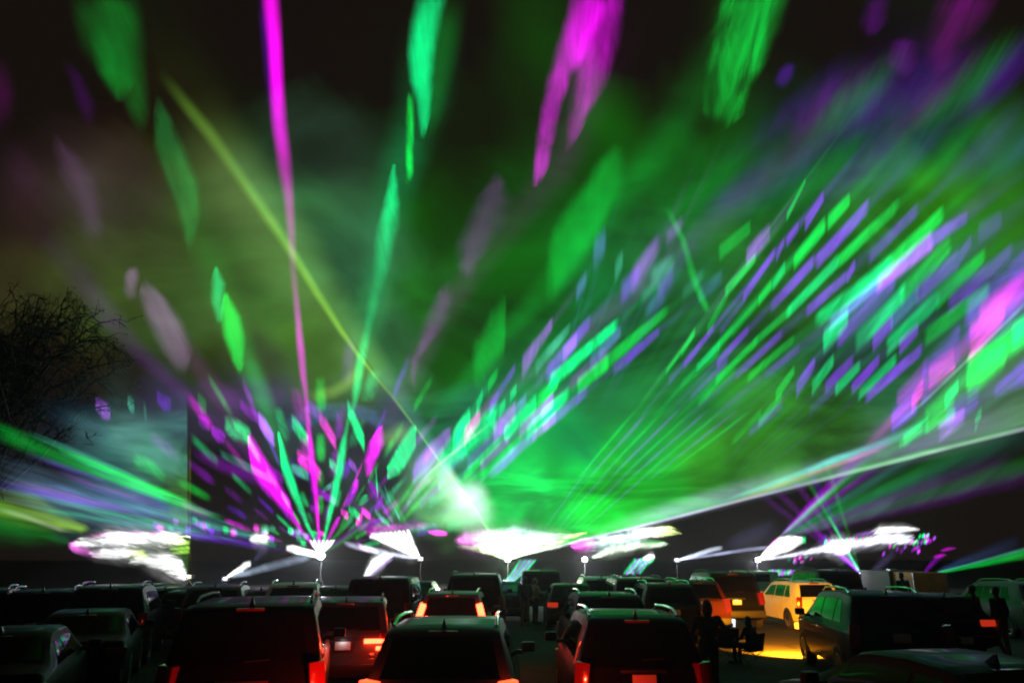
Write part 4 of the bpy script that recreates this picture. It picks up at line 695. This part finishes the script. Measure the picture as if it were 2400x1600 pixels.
# ---- K comb
def comb(fan, rows, noise=.65, ns=1.1, soft=.42, end=.05):
    for c, st, p in rows:
        a, b = p[0], p[-1]; ex, ey = (b[0]-a[0])*.11, (b[1]-a[1])*.11; a = (a[0]-ex, a[1]-ey, a[2]*1.12); b = (b[0]+ex, b[1]+ey, b[2]*1.12); q = []
        for i in range(4):
            t = i/3; q.append((a[0]+(b[0]-a[0])*t, a[1]+(b[1]-a[1])*t, a[2]+((b[2] if len(b) > 2 else a[2])-a[2])*t, .85+.3*(i in (1, 2))))
        S(fan, c, st*.74, q, 'v', soft, end, noise, ns, .15, 1.68)
        sx, sy, _ = PROJ[fan]; A = lambda t: (sx+(b[0]-sx)*t, sy+(b[1]-sy)*t)
        S(fan, c, st, [(*A(.45), b[2]*.5, .01), (*A(.65), b[2]*.7, .04), (*A(.85), b[2]*.95, .09), (*A(1.02), b[2]*1.1, .09), (*A(1.15), b[2]*1.25, .02), (*A(1.25), b[2]*1.4, 0)], 'v', .7, .1, .8, .6, .1)
comb('K', [(T,.95,[(1063,1034,20),(1100,972,14)]),(T,.7,[(1117,956,14),(1131,924,10)]),(G,.3,[(1145,905,12),(1165,873,10)]),(K_,.85,[(1090,1022,15),(1124,977,13)]),(P_,.6,[(1148,960,13),(1169,922,9)]),(P_,.28,[(1172,915,10),(1205,865,8)]),
 (T,.95,[(1036,1082,22),(1158,982,24)]),(T,.5,[(1170,965,13),(1184,945,10)]),(T,.45,[(1196,930,11),(1210,912,10)]),(LI,.9,[(1158,1016,18),(1206,964,16)]),(BL,.55,[(1208,965,12),(1232,935,10)]),(T,1.0,[(1186,1014,15),(1254,945,15)]),(G,.7,[(1262,938,12),(1305,896,11)]),(T,.75,[(1296,890,14),(1436,768,10)]),
 (LI,.8,[(1220,1010,14),(1291,942,12)]),(P_,.5,[(1286,874,18),(1378,760,12)]),(LI,.45,[(1320,830,14),(1350,796,12)]),(T,.95,[(1237,1013,14),(1328,925,12)]),(G,.5,[(1358,902,14),(1422,850,14)]),(G,.38,[(1422,850,14),(1558,732,9)]),(P_,.75,[(1152,1108,11),(1250,1020,12)]),(LI,.6,[(1250,1022,10),(1300,978,10)]),(P_,.5,[(1300,980,11),(1373,918,10)]),(P_,.42,[(1443,864,11),(1541,779,8)]),
 (LI,.4,[(1228,856,20),(1290,764,10)]),(TE,.5,[(1259,858,14),(1331,773,9)]),(BL,.35,[(1385,850,14),(1450,780,10)]),(G,.5,[(1090,1114,10),(1169,1034,10)]),(LI,.4,[(1130,1088,10),(1190,1030,10)]),(G,.5,[(1131,1115,10),(1216,1034,10)]),(T,.45,[(1030,1125,18),(1075,1060,14)]),(G,.4,[(960,1170,8),(1036,1085,12)]),(V_,.4,[(985,1180,8),(1060,1110,10)]),(TE,.35,[(1010,1180,8),(1100,1100,10)]),(BL,.25,[(1100,1080,14),(1180,1010,12)]),(V_,.2,[(1340,900,12),(1420,825,10)])])
S('K', (.7,.9,.8), .35, [(960,1150,3,.3),(1036,1082,4,1),(1100,1030,4,.8),(1160,985,3,.3)], 'p', .9, .2, .2, .7, 0)
# middle: faint far blocks of the L comb
comb('L', [(BL,.30,[(1390,600,30),(1420,560,24)]),(BL,.34,[(1350,690,18),(1375,650,14)]),(TE,.4,[(1440,640,22),(1460,605,16)]),(LI,.42,[(1480,660,26),(1545,570,18)]),(P_,.42,[(1455,690,22),(1500,640,18)]),(TE,.45,[(1525,650,18),(1580,610,14)]),(P_,.40,[(1540,690,20),(1580,640,18)]),(TE,.3,[(1500,700,14),(1550,660,12)]),(BL,.28,[(1510,730,16),(1560,690,14)]),(LI,.26,[(1560,560,16),(1600,520,12)]),(TE,.25,[(1600,690,14),(1650,640,12)])], .6, 1.0, .6, .25)
S('L', G, .28, [(1560,480,8,.2),(1600,560,8,.8),(1625,650,10,1),(1660,735,8,1)], 'h', .8, .1, .4, .8, .2)
GR, PU = (0, .85, .09), (.22, .015, .80)
comb('L', [(GR,.60,[(1846,505,8),(1886,427,5)]),(PU,.75,[(1889,524,12),(1928,462,10)]),(GR,.6,[(1943,519,14),(1989,470,12)]),(GR,.75,[(1864,612,14),(1930,530,14)]),(PU,.72,[(1920,608,13),(2028,490,13)]),(GR,.58,[(1971,608,12),(2095,490,13)]),(GR,.2,[(2092,490,12),(2108,476,10)]),(PU,.55,[(2042,600,13),(2146,495,12)]),
 (T,.72,[(1923,745,14),(2080,625,17)]),(GR,.6,[(2080,625,17),(2202,507,14)]),(BL,.85,[(1950,755,12),(2062,660,12)]),(LI,.75,[(2062,662,16),(2178,568,17)]),(PU,.42,[(2180,566,13),(2262,512,11)]),(T,.62,[(1933,796,22),(1985,745,16)]),(PU,.6,[(1971,790,16),(2090,664,18)]),(T,.62,[(2010,800,17),(2115,690,17)]),(GR,.5,[(2115,690,17),(2222,578,17)]),
 (PU,.6,[(2048,802,15),(2090,755,14)]),(BL,.38,[(2090,755,14),(2150,690,14)]),(PU,.5,[(2150,692,16),(2240,612,16)]),(T,.4,[(2086,806,16),(2195,700,16)]),(GR,.40,[(2201,697,18),(2302,604,13)]),(PU,.42,[(2232,708,15),(2363,594,13)]),(PU,.3,[(2245,610,12),(2275,565,12)]),(PU,.55,[(2110,812,14),(2150,772,12)]),(GR,.34,[(2176,786,16),(2310,684,14)]),(PU,.22,[(2295,545,18),(2345,515,16)]),
 (GR,.55,[(1704,680,10),(1768,606,9)]),(LI,.5,[(1752,600,16),(1802,546,16)]),(PU,.55,[(1746,692,9),(1812,596,9)]),(PU,.5,[(1820,604,8),(1836,568,7)]),(PU,.5,[(1845,566,10),(1870,533,9)]),(GR,.5,[(1779,704,10),(1807,668,10)]),(T,.35,[(1812,666,11),(1839,627,11)]),(PU,.55,[(1812,714,11),(1901,618,11)]),(T,.5,[(1852,727,10),(1958,617,12)]),(PU,.62,[(1895,727,10),(1980,652,10)]),(PU,.55,[(1985,652,10),(2003,620,10)]),
 (GR,.55,[(1598,825,8),(1628,776,7)]),(PU,.5,[(1606,853,8),(1670,772,7)]),(T,.4,[(1636,860,8),(1684,810,8)]),(GR,.36,[(1684,810,9),(1716,772,8)]),(PU,.45,[(1684,848,8),(1750,775,8)]),(GR,.40,[(1684,887,8),(1770,803,8)]),(PU,.34,[(1728,878,8),(1826,787,8)]),(GR,.3,[(1758,882,8),(1856,798,8)]),(PU,.3,[(1795,878,8),(1872,817,8)]),
 (GR,.22,[(1660,770,10),(1705,690,8)]),(PU,.2,[(1690,775,8),(1745,700,7)]),(GR,.22,[(1720,775,8),(1780,705,8)]),(GR,.24,[(1770,800,8),(1850,730,8)]),(BL,.22,[(1640,690,14),(1690,650,14)]),(GR,.3,[(1690,590,14),(1755,535,12)]),(GR,.2,[(1600,900,8),(1680,830,7)]),(PU,.2,[(1570,890,8),(1620,830,7)]),(GR,.5,[(1565,865,5),(1625,785,6)]),(PU,.25,[(1620,930,8),(1700,850,7)]),(GR,.22,[(1640,940,8),(1720,870,7)])])
comb('M', [(GR,.38,[(1820,926,11),(1860,868,9)]),(PU,.72,[(1868,912,14),(1908,852,11)]),(T,.52,[(1905,908,13),(1951,846,11)]),(PU,.55,[(1937,905,12),(1997,845,10)]),(T,.42,[(1961,911,11),(2013,858,10)]),(PU,.55,[(2000,908,11),(2058,845,10)]),(T,.42,[(2017,921,10),(2095,845,10)]),(PU,.62,[(2038,925,10),(2153,824,11)]),(GR,.25,[(1780,990,10),(1830,930,8)]),(PU,.2,[(1760,1010,8),(1830,950,8)]),(GR,.2,[(1720,1030,8),(1780,970,8)]),(PU,.16,[(1900,960,10),(1960,905,9)])])
# faint thin parallel rays left of the M comb and below
for i in range(9):
    x0 = 1392+i*27; x1 = 1448+i*31; S('M', GR if i % 2 == 0 else PU, .30-.012*i, [(x0-(x1-x0)*.9,1136,2.5,.2),(x0,1076,3.5,.8),(x1,1010,4,1),(x1+(x1-x0)*.9,950,4,.15)], 'p', .9, .15, .4, .9, .1)
for i in range(7): S('L', GR if i % 2 else PU, .12, [(1262+i*14,1258,2,.6),(1340+i*22,1150,3,1),(1420+i*30,1040,4,.3)], 'p', 1, .2, .2, .7, 0)
for i in range(9): S('L', (GR, PU, BL)[i % 3], .10, [(1500+i*95,560-i*12,26,.3),(1640+i*95,455-i*14,30,1),(1800+i*90,330-i*16,26,.5)], 'p', 1, .4, .7, .5, .2)
for i in range(8): S('L', (PU, V_, GR, PU)[i % 4], .11, [(1700+i*70,400-i*10,24,.3),(1850+i*70,270-i*12,34,1),(2050+i*60,110-i*10,30,.4)], 'p', 1, .4, .8, .6, .3)
S('L', P_, .22, [(1820,210,14,.4),(1840,175,16,1),(1862,145,10,.6)], 'p', .8, .3, .5, 1, .3)
# ---- H
comb('H', [(P_,.8,[(2092,984,20),(2146,938,22)]),(K_,1.0,[(2137,945,16),(2163,906,14)]),(V_,.62,[(2105,940,18),(2170,880,26)]),(P_,.7,[(2165,895,34),(2246,800,30)]),(K_,.9,[(2178,886,22),(2236,838,22)]),(K_,.95,[(2275,800,30),(2350,728,22)]),(P_,.62,[(2272,745,50),(2420,650,60)]),(K_,.45,[(2300,740,20),(2400,670,26)]),(P_,.35,[(2240,830,16),(2275,790,16)]),
 (G,.75,[(2270,885,38),(2352,826,26)]),(G,.45,[(2300,850,20),(2420,770,24)]),(T,.6,[(2375,790,22),(2420,760,24)]),(P_,.6,[(2334,918,10),(2420,856,26)]),(LI,.55,[(2202,1012,16),(2258,972,16)]),(P_,.38,[(2220,980,22),(2290,930,18)]),(G,.42,[(2172,990,24),(2235,950,26)]),(T,.6,[(2215,940,14),(2245,905,12)]),(T,.35,[(2120,1030,12),(2175,990,14)]),(G,.3,[(2110,1040,8),(2160,1000,10)]),(T,.45,[(2285,995,14),(2300,965,10)])], .8, 1.2, .45, .08)
S('H', (.4,.8,.7), .22, [(2090,1010,4,.2),(2180,928,4,.8),(2290,822,4,1),(2420,695,5,1)], 'p', .9, .08, .3, .8, 0); S('H', G, .3, [(2150,985,10,.5),(2250,890,16,1),(2340,800,18,1),(2420,735,18,1)], 'p', .9, .1, .8, 1, .3)
S('H', W_, 2.4, [(1778,1310,4,1.5),(1800,1295,12,1.3),(1825,1280,18,1.1),(1855,1272,15,1),(1886,1266,6,.6)], 'v', .45, .03, .35, 1, .25); S('H', M_, .8, [(1790,1296,4,.6),(1812,1272,5,1),(1826,1260,4,.5)], 'v', .8, .1, .4, 1, .2); S('H', T, .8, [(1870,1262,8,.8),(1890,1266,8,.8)], 'v', .7, .2, .5, 1.4, .3)
for c, st, x1, y1, h in ((V_,.55,1960,1120,9),(V_,.4,2010,1090,10),(G,.30,1975,1125,8),(G,.2,2040,1080,12),(V_,.42,1990,1140,8),(TE,.22,2060,1120,12),(V_,.14,2200,1130,16),(G,.12,2200,1080,20),(TE,.12,2300,1060,26),(V_,.10,2300,1140,20),(G,.08,2400,1090,24)): S('H', c, st, [(1822,1262,3,.9),((1822+x1)/2,(1262+y1)/2,h*.7,1),(x1,y1,h,.6),(x1+(x1-1822)*.5,y1+(y1-1262)*.5,h*1.5,.1)], 'p', .8, .05, .4, .7, .1)
S('H', (.85,.85,1), 1.3, [(1784,1311,3,1.2),(1840,1303,4,.7),(1880,1295,5,.6),(1925,1286,8,1),(1960,1280,11,1.4),(2010,1272,10,1),(2060,1262,11,1.4),(2110,1262,11,1.4),(2150,1264,9,.8)], 'v', .6, .03, .6, 1.5, .4); S('H', W_, 1.3, [(2040,1248,4,.3),(2062,1241,7,1),(2110,1240,7,.9),(2156,1240,3,.4)], 'v', .7, .1, .5, 1.2, .3); S('H', LI, .45, [(2000,1254,4,.8),(2030,1250,5,.8),(2060,1244,5,.6)], 'v', .7, .2, .5, 1.2, .3)
for i in range(46):
    x = rb.uniform(2055, 2190); y = 1262+rb.uniform(-6, 38)*(1 if x < 2150 else .4)-(x-2080)*.03; S('H', rb.choice([T, V_, M_, G, LI]), rb.uniform(.35, .9), [(x,y,4),(x+4,y-3,5.5),(x+9,y-6,4)], 'v', .7, .3, .3, 1.5, .2)
for i in range(14): x = 1930+i*8; S('H', (T, K_)[i % 2], rb.uniform(.7, 1.3), [(x,1276-i*.6,7,.7),(x+5,1272-i*.6,8,1),(x+10,1268-i*.6,6,.6)], 'v', .6, .2, .4, 1.5, .3)
# ---- F, G
S('F', W_, 1.3, [(1333,1273,4,.8,(1,.15,.95)),(1365,1276,14,.9,(1,.15,.95)),(1405,1270,15,.8,(.75,1,1)),(1460,1257,13,.9,(.75,1,1)),(1520,1248,12,1),(1570,1243,8,1,(.8,1,.35)),(1598,1247,3,.6,(.8,1,.35))], 'v', .8, .05, .95, 1.2, .6); S('F', K_, 1.0, [(1332,1272,3,1),(1355,1278,14,1),(1395,1270,10,.5)], 'v', .8, .2, .5, .9, .3)
S('F', (.8,1,.75), 1.4, [(1385,1306,3,.8),(1420,1292,9,1),(1460,1283,9,.9),(1510,1278,7,1),(1550,1275,6,.9),(1570,1275,2,.4)], 'v', .6, .05, .7, .9, .4); S('F', (.5,.8,.7), .6, [(1400,1278,10,.6),(1450,1268,14,1),(1520,1262,10,.8)], 'v', .9, .3, .7, .9, .4); S('F', G, .5, [(1500,1268,5,.6),(1545,1271,5,1),(1568,1275,3,.6)], 'v', .8, .2, .4, 1, .2)
for i in range(7): S('M', (T, LI)[i % 2], .9, [(1460+i*6,1347,3,.8),(1478+i*6,1325,4,.7),(1492+i*7,1308,4,1.1)], 'p', .7, .08, .85, 2.2, .4)
S('M', W_, 1.6, [(1505,1308,4,.7),(1520,1305,6,1),(1536,1302,5,.9)], 'v', .7, .1, .6, 1.6, .3)
S('G', (.7,.8,1), 1.5, [(1589,1311,2.5,1.6),(1620,1303,5,1.2),(1660,1290,6,.6),(1695,1282,5,.35)], 'v', .7, .05, .4, 1.3, .2); S('G', (.6,.65,1), .8, [(1590,1311,2,1.4),(1640,1304,3.5,.9),(1700,1295,4,.7),(1760,1286,4.5,.5),(1810,1281,4,.3)], 'v', .8, .05, .4, 1, .1); S('G', (.15,.15,.45), .10, [(1690,1280,10,.8),(1760,1255,16,1),(1830,1225,20,.3)], 'v', 1, .3, .3, 1, 0)
# ---- I, J, N
for c, st, x1, y1, h in ((G,.5,1940,1205,4),(TE,.5,1948,1220,5),(V_,.45,1905,1240,7),(P_,.5,1925,1250,7),(LI,.5,1935,1262,7),(TE,.5,1955,1250,6),(P_,.4,1915,1262,7),(G,.14,1890,1120,6),(V_,.12,1850,1110,9),(V_,.12,1800,1130,10),(G,.10,1930,1060,8),(V_,.10,1760,1140,10),(P_,.12,1885,1080,9)): S('I', c, st, [(2016,1342,3,1.1),((2016+x1)/2,(1342+y1)/2,h*.6,1),(x1,y1,h,.6)], 'p', .8, .05, .4, .8, .1)
S('I', W_, 1.5, [(1925,1282,5,.6),(1950,1280,14,1),(1975,1282,16,1),(1995,1290,10,.7)], 'v', .6, .1, .7, 1.6, .4); S('I', (.4,.4,.7), .3, [(2016,1342,3,1),(1990,1312,7,.9),(1975,1296,10,.5)], 'p', .8, .1, .2, 1, 0); S('I', (.25,.2,.5), .12, [(2040,1342,6,1),(2075,1312,10,.8),(2100,1290,8,.3)], 'p', 1, .1, .2, 1, 0)
S('J', G, .38, [(2200,1342,3,1),(2270,1327,5,1),(2340,1312,8,.9),(2420,1294,11,.8)], 'v', .7, .02, .35, .7, .1); S('J', TE, .45, [(2196,1340,2,1),(2270,1322,3,1),(2340,1303,4,.8),(2420,1281,5,.7)], 'v', .8, .02, .3, .7, 0); S('J', BL, .12, [(2190,1340,4,1),(2250,1318,10,.8),(2330,1290,16,.4),(2400,1265,20,.1)], 'v', 1, .1, .3, .7, 0)
S('J', V_, .5, [(2164,1340,3,1),(2180,1325,7,.9),(2195,1310,8,.5),(2215,1298,6,.1)], 'v', .8, .05, .3, .9, .1); S('J', M_, .35, [(2185,1305,3,.6),(2205,1302,4,1),(2222,1300,2,.3)], 'v', .9, .3, .4, 1, .2); S('J', M_, .3, [(2200,1290,2,.6),(2220,1286,4,1),(2245,1284,2,.3)], 'v', .9, .3, .4, 1, .2)
for i in range(10): x = 1795+i*7; S('N', (T, (.6,.9,1), LI)[i % 3], rb.uniform(.6, 1.2), [(x,1346-i*.3,4,.8),(x+6,1341,6,1),(x+12,1336,4,.6)], 'v', .7, .2, .5, 1.6, .3)
for i in range(24): x = rb.uniform(1840, 1900); y = 1314+rb.uniform(-10, 10); S('N', rb.choice([T, V_, TE, P_, K_]), rb.uniform(.15, .6), [(x,y,3),(x+4,y-2,4.5),(x+9,y-5,3)], 'v', .8, .3, .3, 1.5, .2)

# ------------------------------------------------------------------ projectors on tripods
PH = mat('projector_housing', (.02, .02, .022), .5, .3, noise=.2); STEEL = mat('stand_steel', (.012, .012, .013), .7, .2)
PLAB = dict(A='leftmost projector, warm white lens under the left cloud of light', B='small projector with bluish lens left of the brightest burst', C='brightest projector at the root of the magenta and green burst', D='small projector at the root of the short leaning white fan', E='projector below the wide white glow at the root of the green sheet', F='projector with round white glare right of the green sheet', G='tiny projector at the root of two thin bluish beams', H='bright projector at the root of the white wedge at right',
   I='low projector behind the tall black SUV at right', J='low projector behind the orange-tinted box trailer', K='low projector behind the black off-roader', L='low projector behind the tall dark SUV right of centre', M='low projector behind the black van', N='low projector under the small speckled fan')
LUM = dict(A=(4, (1, .92, .6), .10), B=(5, (.75, .8, 1), .10), C=(60, (.9, .96, 1), .30), D=(6, (1, .93, 1), .09), E=(50, (.75, 1, .75), .20), F=(45, (.96, .95, 1), .18), G=(6, (.85, .9, 1), .08), H=(45, (.93, .93, 1), .18), I=(3, (.6, .6, 1), .06), J=(2, (.5, .9, .6), .06), K=(5, (1, 1, 1), .06), L=(4, (.9, .8, 1), .06), M=(3, (.8, 1, .9), .06), N=(3, (.7, 1, .9), .06))
for k in PROJ:
    if k == 'c': continue
    p = PP[k]; t = empty('laser_projector', (p.x, p.y, 0)); z = p.z; tag(t, PLAB[k], 'projector', 'laser projectors along the front'); lum, lc, lr = LUM[k]
    link('housing', box_mesh((-.24, .06, z-.20), (.24, .70, z+.14), .02), t, PH)
    bm = bmesh.new(); bmesh.ops.create_uvsphere(bm, u_segments=16, v_segments=10, radius=lr, matrix=Matrix.Translation((0, .06, z)) @ Matrix.Diagonal((1, .5, 1, 1))); link('lens', to_mesh(bm), t, mat('lens_'+k, (.5, .5, .5), .2, emit=lc, estr=lum*.7))
    if z > .45:
        bm = bmesh.new(); add_tube(bm, [(0, .38, z-.2), (0, .38, .35)], .03, 8); link('pole', to_mesh(bm), t, STEEL)
        for q in range(3):
            a = R(90+120*q); bm = bmesh.new(); add_tube(bm, [(0, .38, min(.8, z-.3)), (.5*math.cos(a), .38+.5*math.sin(a), .02)], .016, 6); link('leg', to_mesh(bm), t, STEEL)
    else:
        for s in (-1, 1): link('foot', box_mesh((s*.2-.03, .08, 0), (s*.2+.03, .68, max(z-.2, .02)), .004), t, STEEL)
    for s in (-1, 1): link('yoke', box_mesh((s*.265-.015, .3, z-.22), (s*.265+.015, .46, z+.02), .004), t, STEEL)
    if lum > 3.5: point_light('projector_glow', (0, -.35, z), lc, lum*44, t, .12)

# ------------------------------------------------------------------ the air: smoke and night haze
hb = box_mesh((-400, -400, -1), (400, 400, 60)); hz = link('haze', hb); hz['kind'] = 'stuff'; hm = bpy.data.materials.new('haze'); hm.use_nodes = True; n = hm.node_tree; n.nodes.clear()
ho = n.nodes.new('ShaderNodeOutputMaterial'); pv = n.nodes.new('ShaderNodeVolumePrincipled'); pv.inputs['Color'].default_value = (.9, .92, .95, 1); pv.inputs['Density'].default_value = .0004; pv.inputs['Anisotropy'].default_value = .82
n.links.new(pv.outputs[0], ho.inputs['Volume']); hb.materials.append(hm)
